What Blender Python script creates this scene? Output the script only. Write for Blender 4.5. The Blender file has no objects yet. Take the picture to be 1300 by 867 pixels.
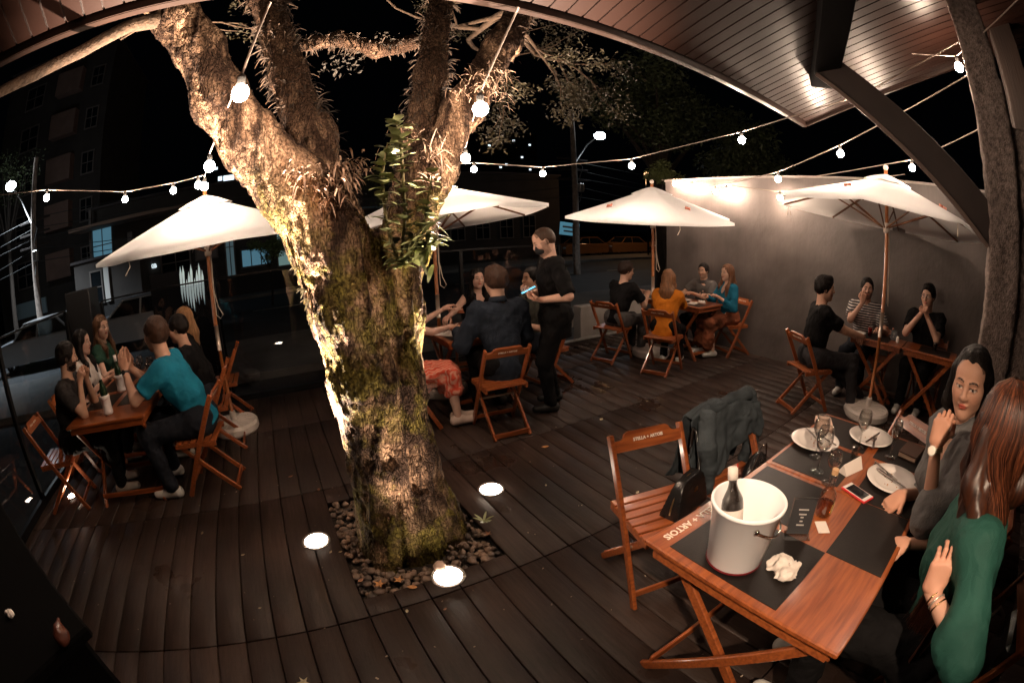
import bpy, math, random
import numpy as np
from mathutils import Vector, Matrix
random.seed(7); rng=np.random.default_rng(11)
scene=bpy.context.scene; COL=scene.collection
R=math.radians
# ------------------------------------------------------------------ materials
MATS={}
def mat(name,base=(.5,.5,.5),rough=.6,metal=0,noise=0,nscale=20,bump=0,bscale=60,emit=None,estr=0,spec=.5,c2=None,stretch=None,trans=0,coat=0,sheen=0,detail=6):
    if name in MATS: return MATS[name]
    m=bpy.data.materials.new(name); m.use_nodes=True; nt=m.node_tree; b=nt.nodes['Principled BSDF']
    b.inputs['Base Color'].default_value=(*base,1); b.inputs['Roughness'].default_value=rough; b.inputs['Metallic'].default_value=metal
    b.inputs['Specular IOR Level'].default_value=spec
    if trans: b.inputs['Transmission Weight'].default_value=trans
    if coat: b.inputs['Coat Weight'].default_value=coat; b.inputs['Coat Roughness'].default_value=.12
    if sheen: b.inputs['Sheen Weight'].default_value=sheen
    if emit: b.inputs['Emission Color'].default_value=(*emit,1); b.inputs['Emission Strength'].default_value=estr
    tc=nt.nodes.new('ShaderNodeTexCoord'); mp=nt.nodes.new('ShaderNodeMapping'); nt.links.new(tc.outputs['Object'],mp.inputs[0])
    if stretch: mp.inputs['Scale'].default_value=stretch
    if noise:
        n=nt.nodes.new('ShaderNodeTexNoise'); n.inputs['Scale'].default_value=nscale; n.inputs['Detail'].default_value=detail
        nt.links.new(mp.outputs[0],n.inputs['Vector'])
        r=nt.nodes.new('ShaderNodeValToRGB'); nt.links.new(n.outputs['Fac'],r.inputs[0])
        lo=c2 if c2 else tuple(x*(1-noise) for x in base)
        r.color_ramp.elements[0].position=.32; r.color_ramp.elements[1].position=.68
        r.color_ramp.elements[0].color=(*lo,1); r.color_ramp.elements[1].color=(*base,1)
        nt.links.new(r.outputs[0],b.inputs['Base Color'])
    if bump:
        n=nt.nodes.new('ShaderNodeTexNoise'); n.inputs['Scale'].default_value=bscale; n.inputs['Detail'].default_value=5
        nt.links.new(mp.outputs[0],n.inputs['Vector'])
        bp=nt.nodes.new('ShaderNodeBump'); bp.inputs['Strength'].default_value=bump; bp.inputs['Distance'].default_value=.01
        nt.links.new(n.outputs['Fac'],bp.inputs['Height']); nt.links.new(bp.outputs[0],b.inputs['Normal'])
    MATS[name]=m; return m
def nodes_of(m): return m.node_tree.nodes, m.node_tree.links, m.node_tree.nodes['Principled BSDF']
# ------------------------------------------------------------------ objects
def tag(o,label=None,cat=None,group=None,kind=None):
    if label: o['label']=label
    if cat: o['category']=cat
    if group: o['group']=group
    if kind: o['kind']=kind
    return o
def empty(name,loc=(0,0,0),rz=0,label=None,cat=None,group=None):
    o=bpy.data.objects.new(name,None); COL.objects.link(o); o.location=loc; o.rotation_euler=(0,0,rz); o.empty_display_size=.1
    return tag(o,label,cat,group)
def link(name,me,m=None,parent=None,loc=None,rz=None):
    o=bpy.data.objects.new(name,me); COL.objects.link(o)
    if m is not None:
        if isinstance(m,(list,tuple)):
            for q in m: me.materials.append(q)
        else: me.materials.append(m)
    if parent: o.parent=parent
    if loc is not None: o.location=loc
    if rz is not None: o.rotation_euler=(0,0,rz)
    return o
class MB:
    """collects shapes, builds one mesh"""
    def __init__(s): s.v=[]; s.f=[]; s.n=0; s.mi=[]; s.sm=[]; s.cur=0; s.smooth=False
    def add(s,v,f):
        v=np.asarray(v,float).reshape(-1,3); s.v.append(v)
        for q in f: s.f.append([i+s.n for i in q]); s.mi.append(s.cur); s.sm.append(s.smooth)
        s.n+=len(v); return s
    def box(s,c,d,rot=None,bev=0):
        x,y,z=[q/2 for q in d]
        if bev:
            b=min(bev,x*.45,y*.45,z*.45); V=[]
            for sx in(-1,1):
                for sy in(-1,1):
                    for sz in(-1,1):
                        V+= [(sx*x,sy*(y-b),sz*(z-b)),(sx*(x-b),sy*y,sz*(z-b)),(sx*(x-b),sy*(y-b),sz*z)]
            def I(a,b_,c_,k): return ((a>0)*4+(b_>0)*2+(c_>0))*3+k
            F=[]
            for a in(-1,1):
                q=[I(a,-1,-1,0),I(a,1,-1,0),I(a,1,1,0),I(a,-1,1,0)]; F.append(q if a>0 else q[::-1])
                q=[I(-1,a,-1,1),I(-1,a,1,1),I(1,a,1,1),I(1,a,-1,1)]; F.append(q if a>0 else q[::-1])
                q=[I(-1,-1,a,2),I(1,-1,a,2),I(1,1,a,2),I(-1,1,a,2)]; F.append(q if a>0 else q[::-1])
            for a in(-1,1):
                for b2 in(-1,1):
                    q=[I(a,b2,-1,0),I(a,b2,1,0),I(a,b2,1,1),I(a,b2,-1,1)]; F.append(q if a*b2<0 else q[::-1])
                    q=[I(a,-1,b2,0),I(a,-1,b2,2),I(a,1,b2,2),I(a,1,b2,0)]; F.append(q if a*b2<0 else q[::-1])
                    q=[I(-1,a,b2,1),I(1,a,b2,1),I(1,a,b2,2),I(-1,a,b2,2)]; F.append(q if a*b2<0 else q[::-1])
                    for c2 in(-1,1):
                        q=[I(a,b2,c2,0),I(a,b2,c2,1),I(a,b2,c2,2)]; F.append(q if a*b2*c2>0 else q[::-1])
            V=np.array(V)
        else:
            V=np.array([(a,b_,c_) for a in(-x,x) for b_ in(-y,y) for c_ in(-z,z)]); F=[(0,1,3,2),(4,6,7,5),(0,4,5,1),(2,3,7,6),(0,2,6,4),(1,5,7,3)]
        if rot is not None: V=V@np.array(rot).T
        return s.add(V+np.array(c),F)
    def bar(s,a,b,w,t,up=(0,0,1),bev=.003):
        """rectangular bar from a to b: w across, t along the 'up' side"""
        a=np.array(a,float); b=np.array(b,float); d=b-a; L=np.linalg.norm(d); d/=L
        u=np.array(up,float); u=u-(u@d)*d; u/=np.linalg.norm(u); x=np.cross(d,u)
        return s.box((a+b)/2,(w,L,t),rot=np.stack([x,d,u],1),bev=bev)
    def tube(s,pts,r,n=8,cap=True):
        pts=[np.array(p,float) for p in pts]; rs=r if hasattr(r,'__len__') else [r]*len(pts); V=[];F=[]
        up=None
        for i,p in enumerate(pts):
            d=pts[min(i+1,len(pts)-1)]-pts[max(i-1,0)]; d=d/(np.linalg.norm(d)+1e-9)
            if up is None:
                up=np.array([0,0,1.]) if abs(d[2])<.9 else np.array([1.,0,0])
            up=up-(up@d)*d; up/=np.linalg.norm(up)+1e-9; x=np.cross(d,up)
            for k in range(n):
                a=2*math.pi*k/n; V.append(p+rs[i]*(math.cos(a)*up+math.sin(a)*x))
        for i in range(len(pts)-1):
            for k in range(n):
                k2=(k+1)%n; F.append((i*n+k,(i+1)*n+k,(i+1)*n+k2,i*n+k2)[::-1])
        if cap: F.append(tuple(range(n))); F.append(tuple(range((len(pts)-1)*n,len(pts)*n))[::-1])
        return s.add(V,F)
    def lathe(s,prof,n=24,c=(0,0,0),closed=False):
        V=[];F=[];c=np.array(c,float)
        for (r,z) in prof:
            for k in range(n):
                a=2*math.pi*k/n; V.append(c+np.array([r*math.cos(a),r*math.sin(a),z]))
        for i in range(len(prof)-1):
            for k in range(n):
                k2=(k+1)%n; F.append((i*n+k,i*n+k2,(i+1)*n+k2,(i+1)*n+k))
        if prof[0][0]>1e-4: F.append(tuple(range(n))[::-1])
        if prof[-1][0]>1e-4 and not closed: F.append(tuple(range((len(prof)-1)*n,len(prof)*n)))
        return s.add(V,F)
    def sphere(s,c,r,n=16,m=10):
        r=r if hasattr(r,'__len__') else (r,r,r)
        V=[];F=[]
        for i in range(m+1):
            t=math.pi*i/m
            for k in range(n):
                a=2*math.pi*k/n; V.append((c[0]+r[0]*math.sin(t)*math.cos(a),c[1]+r[1]*math.sin(t)*math.sin(a),c[2]-r[2]*math.cos(t)))
        for i in range(m):
            for k in range(n):
                k2=(k+1)%n; F.append((i*n+k,i*n+k2,(i+1)*n+k2,(i+1)*n+k))
        return s.add(V,F)
    def prism(s,poly,z0,z1,M=None):
        n=len(poly); V=[(x,y,z0) for x,y in poly]+[(x,y,z1) for x,y in poly]
        F=[tuple(range(n))[::-1],tuple(range(n,2*n))]+[(i,(i+1)%n,(i+1)%n+n,i+n) for i in range(n)]
        V=np.array(V,float)
        if M is not None: V=V@np.array(M)[:3,:3].T+np.array(M)[:3,3]
        return s.add(V,F)
    def mesh(s,name):
        me=bpy.data.meshes.new(name); V=np.concatenate(s.v) if s.v else np.zeros((0,3))
        me.from_pydata(V.tolist(),[],s.f); 
        me.polygons.foreach_set('material_index',s.mi); me.polygons.foreach_set('use_smooth',s.sm)
        me.validate(); me.update(); return me
    def build(s,name,m,parent=None,loc=None,rz=None): return link(name,s.mesh(name),m,parent,loc,rz)
def copy_tree(o,parent=None):
    c=o.copy(); COL.objects.link(c)
    if parent: c.parent=parent
    for ch in list(o.children): copy_tree(ch,c)
    return c
def text_mesh(s,size,bold=.0,depth=.0008):
    cu=bpy.data.curves.new('lettering','FONT'); cu.body=s; cu.size=size; cu.align_x='CENTER'; cu.align_y='CENTER'; cu.extrude=depth; cu.offset=bold; cu.resolution_u=2
    o=bpy.data.objects.new('lettering',cu); COL.objects.link(o); dg=bpy.context.evaluated_depsgraph_get()
    me=bpy.data.meshes.new_from_object(o.evaluated_get(dg)); bpy.data.objects.remove(o); return me
def yaw(dx,dy): return math.atan2(-dx,dy)
# ------------------------------------------------------------------ noise + distance fields
class VNoise:
    def __init__(s,seed,n=64): s.n=n; s.g=np.random.default_rng(seed).random((n,n,n)).astype(np.float32)
    def __call__(s,p):
        p=np.asarray(p,np.float32); i=np.floor(p).astype(np.int32); f=p-i; f=f*f*(3-2*f); i0=i%s.n; i1=(i+1)%s.n; g=s.g
        x0,y0,z0=i0[...,0],i0[...,1],i0[...,2]; x1,y1,z1=i1[...,0],i1[...,1],i1[...,2]; fx,fy,fz=f[...,0],f[...,1],f[...,2]
        a=g[x0,y0,z0]*(1-fx)+g[x1,y0,z0]*fx; b=g[x0,y1,z0]*(1-fx)+g[x1,y1,z0]*fx
        c=g[x0,y0,z1]*(1-fx)+g[x1,y0,z1]*fx; d=g[x0,y1,z1]*(1-fx)+g[x1,y1,z1]*fx
        return (a*(1-fy)+b*fy)*(1-fz)+(c*(1-fy)+d*fy)*fz*1.0
VN=VNoise(3)
def rcone(p,a,b,ra,rb):
    ab=b-a; L=float(ab@ab)+1e-12; t=np.clip(((p-a)@ab)/L,0,1); return np.linalg.norm(p-a-t[...,None]*ab,axis=-1)-(ra+(rb-ra)*t)
def ellip(p,c,r,B=None):
    q=p-c
    if B is not None: q=q@B      # columns of B = axes
    r=np.asarray(r,np.float32); k0=np.linalg.norm(q/r,axis=-1); k1=np.linalg.norm(q/(r*r),axis=-1)+1e-9; return k0*(k0-1)/k1
class Field:
    def __init__(s,lo,hi,h):
        s.h=h; s.lo=np.floor(np.array(lo)/h)*h; s.n=np.ceil((np.array(hi)-s.lo)/h).astype(int)+1
        s.D=np.full(s.n,1.0,np.float32); s.ax=[(s.lo[i]+h*np.arange(s.n[i])).astype(np.float32) for i in range(3)]
    def sl(s,lo,hi):
        a=np.clip(np.floor((np.array(lo)-s.lo)/s.h).astype(int),0,s.n); b=np.clip(np.ceil((np.array(hi)-s.lo)/s.h).astype(int)+1,0,s.n)
        return tuple(slice(int(x),int(y)) for x,y in zip(a,b))
    def pts(s,sl): return np.stack(np.meshgrid(*[s.ax[i][sl[i]] for i in range(3)],indexing='ij'),-1)
    def put(s,fn,lo,hi,k=.02,mode='u'):
        sl=s.sl(lo,hi); D=s.D[sl]
        if D.size==0: return
        d=fn(s.pts(sl)).astype(np.float32)
        if mode=='u': hh=np.maximum(k-np.abs(D-d),0)/k; s.D[sl]=np.minimum(D,d)-hh*hh*k*.25
        elif mode=='s': d=-d; hh=np.maximum(k-np.abs(D-d),0)/k; s.D[sl]=np.maximum(D,d)+hh*hh*k*.25
        elif mode=='i': s.D[sl]=np.maximum(D,d)
    def cone(s,a,b,ra,rb,k=.02):
        a=np.array(a,np.float32); b=np.array(b,np.float32); m=max(ra,rb)+k+2*s.h
        s.put(lambda p:rcone(p,a,b,ra,rb),np.minimum(a,b)-m,np.maximum(a,b)+m,k)
    def ell(s,c,r,B=None,k=.02,mode='u'):
        c=np.array(c,np.float32); m=max(r)+k+2*s.h; s.put(lambda p:ellip(p,c,r,B),c-m,c+m,k,mode)
    def clip(s,fn): s.D=np.maximum(s.D,fn(s.pts((slice(None),)*3)).astype(np.float32))
    def noise(s,amp,sc,seed=0,st=(1,1,1)):
        m=np.abs(s.D)<amp*2+s.h*2; idx=np.argwhere(m)
        if len(idx)==0: return
        p=(s.lo+idx*s.h)*np.array(st)/sc+seed*7.3; s.D[m]+=((VN(p)-.5)*2*amp).astype(np.float32)
    def mesh(s): return snet(s.D,s.lo,s.h)
def snet(D,lo,h):
    S=D<0; n=np.array(D.shape)
    c=np.zeros(n-1,np.int8)
    for i in(0,1):
        for j in(0,1):
            for k in(0,1): c+=S[i:n[0]-1+i,j:n[1]-1+j,k:n[2]-1+k]
    act=(c>0)&(c<8); idx=np.argwhere(act); 
    if len(idx)==0: return np.zeros((0,3)),np.zeros((0,4),int)
    num=np.full(n-1,-1,np.int32); num[act]=np.arange(len(idx))
    cor=np.array([(i,j,k) for i in(0,1) for j in(0,1) for k in(0,1)])
    val=np.stack([D[idx[:,0]+a,idx[:,1]+b,idx[:,2]+g] for a,b,g in cor],1)
    acc=np.zeros((len(idx),3)); cnt=np.zeros(len(idx))
    for a in range(8):
        for b in range(a+1,8):
            if np.abs(cor[a]-cor[b]).sum()!=1: continue
            va,vb=val[:,a],val[:,b]; m=(va<0)!=(vb<0); t=np.where(m,va/np.where(m,va-vb,1),0)
            acc+=np.where(m[:,None],cor[a]+t[:,None]*(cor[b]-cor[a]),0); cnt+=m
    V=lo+(idx+acc/cnt[:,None])*h; F=[]
    for ax in range(3):
        a,b=[(1,2),(2,0),(0,1)][ax]
        s0=[slice(None)]*3; s1=[slice(None)]*3; s0[ax]=slice(0,-1); s1[ax]=slice(1,None)
        A=S[tuple(s0)]; B=S[tuple(s1)]
        for flip in(0,1):
            e=np.argwhere((A&~B) if flip==0 else (~A&B))
            e=e[(e[:,a]>0)&(e[:,b]>0)&(e[:,a]<n[a]-1)&(e[:,b]<n[b]-1)]
            if len(e)==0: continue
            def g(da,db): q=e.copy(); q[:,a]-=da; q[:,b]-=db; return num[q[:,0],q[:,1],q[:,2]]
            q=np.stack([g(1,1),g(0,1),g(0,0),g(1,0)],1)
            F.append(q if flip==0 else q[:,::-1])
    return V,np.concatenate(F)
def np_mesh(name,V,F,smooth=True):
    me=bpy.data.meshes.new(name); F=np.asarray(F,np.int32); me.vertices.add(len(V)); me.vertices.foreach_set('co',np.asarray(V,np.float32).ravel())
    k=F.shape[1]; me.loops.add(len(F)*k); me.loops.foreach_set('vertex_index',F.ravel()); me.polygons.add(len(F))
    me.polygons.foreach_set('loop_start',np.arange(0,len(F)*k,k,dtype=np.int32)); me.polygons.foreach_set('loop_total',np.full(len(F),k,np.int32))
    if smooth: me.polygons.foreach_set('use_smooth',np.ones(len(F),bool))
    me.update(); me.validate(); return me
def vcol(me,name,cols):
    a=me.color_attributes.new(name,'FLOAT_COLOR','POINT'); c=np.ones((len(me.vertices),4),np.float32); c[:,:3]=cols; a.data.foreach_set('color',c.ravel())
def unit(v): v=np.array(v,float); return v/(np.linalg.norm(v)+1e-12)
def rotm(ax,a): return np.array(Matrix.Rotation(a,3,ax))
# ------------------------------------------------------------------ camera (16 mm full-frame fisheye, held 1.75 m above the deck)
CAMR=[[0.8633517542630673,0.15068475469111772,-0.48157850150786613],[-0.503442963796205,0.1925582088301157,-0.8422983547509935],[-0.03418962730093962,0.969647070286821,0.2421066468918349]]
cd=bpy.data.cameras.new('camera'); cam=bpy.data.objects.new('camera',cd); COL.objects.link(cam); scene.camera=cam
cd.type='PANO'
pn=cd if hasattr(cd,'panorama_type') else cd.cycles
pn.panorama_type='FISHEYE_EQUISOLID'; pn.fisheye_lens=16.06; pn.fisheye_fov=math.pi*1.1
cd.sensor_width=36; cd.sensor_fit='HORIZONTAL'; cd.clip_start=.05; cd.clip_end=600
M=Matrix(CAMR).to_4x4(); M.translation=(0,0,1.75); cam.matrix_world=M
# ------------------------------------------------------------------ render + night sky
scene.render.engine='CYCLES'
scene.cycles.use_denoising=True; scene.cycles.max_bounces=6; scene.cycles.transparent_max_bounces=12; scene.cycles.sample_clamp_indirect=4; scene.cycles.caustics_reflective=False; scene.cycles.caustics_refractive=False
scene.view_settings.view_transform='Standard'; scene.view_settings.look='None'; scene.view_settings.exposure=0; scene.view_settings.gamma=1
w=bpy.data.worlds.new('World'); scene.world=w; w.use_nodes=True
bg=w.node_tree.nodes['Background']; bg.inputs[0].default_value=(.35,.42,.6,1); bg.inputs[1].default_value=.0009
# ------------------------------------------------------------------ ground, street
TABLE_Z=.75
asph=mat('asphalt',(.05,.05,.052),.75,noise=.4,nscale=3,bump=.4,bscale=90)
MB().box((0,40,-.53),(400,400,.2)).build('ground',asph)['kind']='structure'
MB().box((0,9.6,-.36),(90,3.4,.14)).build('sidewalk',mat('sidewalk concrete',(.22,.2,.18),.8,noise=.4,nscale=1.2,bump=.3))['kind']='structure'
MB().box((0,24.5,-.36),(90,3.5,.14)).build('pavement',MATS['sidewalk concrete'])['kind']='structure'
mk=MB()
for i in range(-9,10): mk.box((i*4.2,17.5,-.426),(2.0,.12,.004))
mk.build('road_marking',mat('road paint',(.7,.68,.6),.7,noise=.3,nscale=8))['kind']='structure'
# ------------------------------------------------------------------ deck of composite boards
DECKX=(-2.8,5.99); DECKY=(-3.2,5.53)
def deck():
    me=MB(); pw=.172; gap=.007; V=[];F=[];C=[]
    seams=[-1.1,.26,1.66,3.05,4.42]
    x=DECKX[0]; i=0
    r=random.Random(5)
    x0s=[]
    while x<DECKX[1]-.02: x0s.append(x); x+=pw
    off=-.044
    for x in x0s:
        xa=x+gap/2+off; xb=min(x+pw-gap/2+off,DECKX[1]); 
        ys=[DECKY[0]]+seams+[DECKY[1]]
        for a,b in zip(ys[:-1],ys[1:]):
            segs=[(a+.004,b-.004)]
            # hole round the tree
            if xb>.09 and xa<.93:
                ns=[]
                for s0,s1 in segs:
                    if s1<1.8 or s0>2.85: ns.append((s0,s1)); continue
                    if s0<1.8: ns.append((s0,1.8))
                    if s1>2.85: ns.append((2.85,s1))
                segs=ns
            for s0,s1 in segs:
                if s1-s0<.02: continue
                sh=.82+.36*r.random(); n=len(V)
                zt=r.uniform(-.0012,.0012)
                bx=.004
                V+=[(xa,s0,-.03),(xb,s0,-.03),(xb,s1,-.03),(xa,s1,-.03),(xa,s0,zt-bx),(xb,s0,zt-bx),(xb,s1,zt-bx),(xa,s1,zt-bx),(xa+bx,s0+bx,zt),(xb-bx,s0+bx,zt),(xb-bx,s1-bx,zt),(xa+bx,s1-bx,zt)]
                F+=[(n+3,n+2,n+1,n),(n,n+1,n+5,n+4),(n+1,n+2,n+6,n+5),(n+2,n+3,n+7,n+6),(n+3,n,n+4,n+7),(n+4,n+5,n+9,n+8),(n+5,n+6,n+10,n+9),(n+6,n+7,n+11,n+10),(n+7,n+4,n+8,n+11),(n+8,n+9,n+10,n+11)]
                C+=[(sh,sh,sh)]*12
    m_=np_mesh('deck',V,F,False); vcol(m_,'tone',np.array(C)); return m_
dm=mat('deck composite board',(.15,.095,.07),.6,spec=.22,bump=.25,bscale=120,stretch=(1,.12,1))
N,L,B=nodes_of(dm)
at_=N.new('ShaderNodeAttribute'); at_.attribute_name='tone'
tc=N.new('ShaderNodeTexCoord')
n1=N.new('ShaderNodeTexNoise'); n1.inputs['Scale'].default_value=1.6; n1.inputs['Detail'].default_value=8; L.new(tc.outputs['Object'],n1.inputs['Vector'])
n2=N.new('ShaderNodeTexNoise'); n2.inputs['Scale'].default_value=55; n2.inputs['Detail'].default_value=4; mp2=N.new('ShaderNodeMapping'); mp2.inputs['Scale'].default_value=(1,.06,1); L.new(tc.outputs['Object'],mp2.inputs[0]); L.new(mp2.outputs[0],n2.inputs['Vector'])
r1=N.new('ShaderNodeValToRGB'); r1.color_ramp.elements[0].position=.3; r1.color_ramp.elements[1].position=.7; r1.color_ramp.elements[0].color=(.0145,.0085,.0066,1); r1.color_ramp.elements[1].color=(.046,.028,.022,1); L.new(n1.outputs['Fac'],r1.inputs[0])
mx=N.new('ShaderNodeMix'); mx.data_type='RGBA'; mx.blend_type='MULTIPLY'; mx.inputs[0].default_value=1; L.new(r1.outputs[0],mx.inputs[6]); L.new(at_.outputs['Color'],mx.inputs[7])
r2=N.new('ShaderNodeValToRGB'); r2.color_ramp.elements[0].position=.35; r2.color_ramp.elements[1].position=.65; r2.color_ramp.elements[0].color=(.72,.72,.72,1); r2.color_ramp.elements[1].color=(1.1,1.1,1.1,1); L.new(n2.outputs['Fac'],r2.inputs[0])
mx2=N.new('ShaderNodeMix'); mx2.data_type='RGBA'; mx2.blend_type='MULTIPLY'; mx2.inputs[0].default_value=1; L.new(mx.outputs[2],mx2.inputs[6]); L.new(r2.outputs[0],mx2.inputs[7])
# damp patches: darker and glossier
n3=N.new('ShaderNodeTexNoise'); n3.inputs['Scale'].default_value=1.1; n3.inputs['Detail'].default_value=5; n3.inputs['Roughness'].default_value=.55; L.new(tc.outputs['Object'],n3.inputs['Vector'])
r3=N.new('ShaderNodeValToRGB'); r3.color_ramp.elements[0].position=.60; r3.color_ramp.elements[1].position=.635; L.new(n3.outputs['Fac'],r3.inputs[0])
mx3=N.new('ShaderNodeMix'); mx3.data_type='RGBA'; L.new(r3.outputs[0],mx3.inputs[0]); L.new(mx2.outputs[2],mx3.inputs[6]); mx3.inputs[7].default_value=(.03,.018,.014,1)
L.new(mx3.outputs[2],B.inputs['Base Color'])
mr=N.new('ShaderNodeMapRange'); mr.inputs['To Min'].default_value=.62; mr.inputs['To Max'].default_value=.2; L.new(r3.outputs[0],mr.inputs['Value'])
mm=N.new('ShaderNodeMath'); mm.operation='MULTIPLY_ADD'; L.new(n2.outputs['Fac'],mm.inputs[0]); mm.inputs[1].default_value=-.25; L.new(mr.outputs[0],mm.inputs[2]); L.new(mm.outputs[0],B.inputs['Roughness'])
link('deck',deck(),dm)['kind']='structure'
sub=MB()
for a,b,c_,d_ in((-2.8,.08,-3.2,5.53),(.94,5.99,-3.2,5.53),(.08,.94,-3.2,1.8),(.08,.94,2.85,5.53)): sub.box(((a+b)/2,(c_+d_)/2,-.24),(b-a,d_-c_,.36))
sub.build('deck_base',mat('deck joists',(.012,.01,.009),.9))['kind']='structure'
sb=MB().box((.51,2.325,-.12),(.86,1.05,.1)); sb.build('soil',mat('soil',(.03,.02,.013),.95,noise=.5,nscale=30,bump=1,bscale=50))['kind']='structure'
# ------------------------------------------------------------------ concrete wall beside the deck
wl=mat('rendered wall',(.13,.107,.10),.55,noise=.5,nscale=1.7,bump=.35,bscale=14)
N,L,B=nodes_of(wl)
tc=N.new('ShaderNodeTexCoord'); mp=N.new('ShaderNodeMapping'); mp.inputs['Scale'].default_value=(30,30,.35); L.new(tc.outputs['Object'],mp.inputs[0])
nn=N.new('ShaderNodeTexNoise'); nn.inputs['Scale'].default_value=1.0; nn.inputs['Detail'].default_value=4; L.new(mp.outputs[0],nn.inputs['Vector'])
rr=N.new('ShaderNodeValToRGB'); rr.color_ramp.elements[0].position=.3; rr.color_ramp.elements[1].position=.7; rr.color_ramp.elements[0].color=(.9,.9,.9,1); rr.color_ramp.elements[1].color=(1,1,1,1); L.new(nn.outputs['Fac'],rr.inputs[0])
src=B.inputs['Base Color'].links[0].from_socket
mx=N.new('ShaderNodeMix'); mx.data_type='RGBA'; mx.blend_type='MULTIPLY'; mx.inputs[0].default_value=1; L.new(src,mx.inputs[6]); L.new(rr.outputs[0],mx.inputs[7]); L.new(mx.outputs[2],B.inputs['Base Color'])
wr=empty('boundary_wall',(6.1,2.4,-.43),0,'tall plain grey rendered wall along the right side of the deck','wall')
MB().box((0,0,1.5),(.2,5.42,3.0)).build('wall_face',wl,wr)
MB().box((0,0,3.015),(.22,5.44,.03)).build('coping',mat('coping',(.3,.26,.24),.6,noise=.2),wr)
# small low wall past its end
lw=MB().box((0,0,.45),(1.5,.2,.9),bev=.01); tag(lw.build('low_wall',mat('low wall',(.3,.27,.25),.7,noise=.3,nscale=4,bump=.2),None,(5.35,5.85,-.43)),'low grey wall stub behind the glass beyond the centre table','wall')
# security camera on the wall
sc_=empty('security_camera',(5.93,.35,2.66),0,'small round white security camera on top of the wall','camera')
q=MB(); q.smooth=True; q.sphere((0,0,.06),.05,14,10); q.build('dome',mat('white plastic',(.7,.7,.7),.35),sc_)
q=MB(); q.smooth=True; q.sphere((-.035,-.01,.055),.028,12,8); q.build('lens',mat('dark glass dome',(.01,.01,.012),.08),sc_)
q=MB(); q.lathe([(.03,-.05),(.03,.02)],12); q.build('mount',MATS['white plastic'],sc_)
# ------------------------------------------------------------------ glass screens round the deck
gm=bpy.data.materials.new('smoked glass'); gm.use_nodes=True; nt=gm.node_tree; nt.nodes.clear()
o_=nt.nodes.new('ShaderNodeOutputMaterial'); ms=nt.nodes.new('ShaderNodeMixShader'); tr=nt.nodes.new('ShaderNodeBsdfTransparent'); gl=nt.nodes.new('ShaderNodeBsdfGlossy'); lwf=nt.nodes.new('ShaderNodeLayerWeight'); lwf.inputs[0].default_value=.5; pw=nt.nodes.new('ShaderNodeMath'); pw.operation='POWER'; pw.inputs[1].default_value=5; nt.links.new(lwf.outputs['Facing'],pw.inputs[0]); fr=nt.nodes.new('ShaderNodeMapRange'); fr.inputs['To Min'].default_value=.05; nt.links.new(pw.outputs[0],fr.inputs['Value'])
tr.inputs[0].default_value=(.80,.82,.84,1); gl.inputs['Roughness'].default_value=.015; gl.inputs[0].default_value=(.9,.9,.9,1)
nt.links.new(fr.outputs[0],ms.inputs[0]); nt.links.new(tr.outputs[0],ms.inputs[1]); nt.links.new(gl.outputs[0],ms.inputs[2]); nt.links.new(ms.outputs[0],o_.inputs[0])
steel=mat('black steel',(.012,.012,.013),.35,metal=.6)
def screen(a,b,label,npan,h=1.5):
    a=np.array(a,float); b=np.array(b,float); L_=np.linalg.norm(b-a); ang=math.atan2(b[1]-a[1],b[0]-a[0])
    r=empty('glass_screen',(a[0],a[1],0),ang,label,'glass screen','glass screens round the deck')
    for i in range(npan):
        x0=L_*i/npan+.03; x1=L_*(i+1)/npan-.03
        MB().box(((x0+x1)/2,0,h/2+.04),(x1-x0,.01,h-.1)).build('glass_panel',gm,r)
    for i in range(npan+1):
        MB().box((L_*i/npan,0,h/2),(.05,.05,h),bev=.004).build('post',steel,r)
    MB().box((L_/2,0,.035),(L_,.045,.07)).build('base_rail',steel,r)
    MB().box((L_/2,0,h+.01),(L_,.03,.02)).build('top_rail',steel,r)
    return r
screen((-2.83,-1.6),(-2.83,5.2),'dark glass screen along the left edge of the deck',4)
screen((-2.4,5.56),(4.05,5.56),'dark glass screen across the street side of the deck behind the tree',4)
q=MB().box((0,0,.85),(.4,.34,1.7),bev=.01); tag(q.build('corner_post',mat('dark cabinet paint',(.012,.012,.013),.4),None,(-2.68,5.5,0)),'black square post at the far left corner of the deck','post')
th=MB().box((4.8,5.52,.006),(1.5,.1,.012)); th.build('deck_edge_strip',mat('aluminium strip',(.6,.6,.6),.3,metal=.8))['kind']='structure'
# ------------------------------------------------------------------ roof over the camera
EAVE_Y=1.66; EAVE_Z=2.845; SL=.32
def roofz(y): return EAVE_Z+(EAVE_Y-y)*SL
rf=empty('canopy_roof',(0,0,0),0,'sloping roof with narrow brown ceiling boards above the tables','roof')
bd=MB(); xx=-6.6
bw=.1
ang=math.atan(SL)
while xx<4.1:
    y0,y1=EAVE_Y-.03,-4.5
    for (xa,xb,dz) in((xx,xx+bw-.012,0),(xx+bw-.012,xx+bw,.012)):
        V=[(xa,y0,roofz(y0)+dz),(xb,y0,roofz(y0)+dz),(xb,y1,roofz(y1)+dz),(xa,y1,roofz(y1)+dz)]
        V+= [(a,b,c+.03) for a,b,c in V]; bd.add(V,[(0,3,2,1),(4,5,6,7),(0,1,5,4),(1,2,6,5),(2,3,7,6),(3,0,4,7)])
    xx+=bw
bdm=mat('ceiling board',(.030,.0115,.0075),.4,noise=.25,nscale=1.5,bump=.05,bscale=30,spec=.6)
bd.build('ceiling_boards',bdm,rf)
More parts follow.
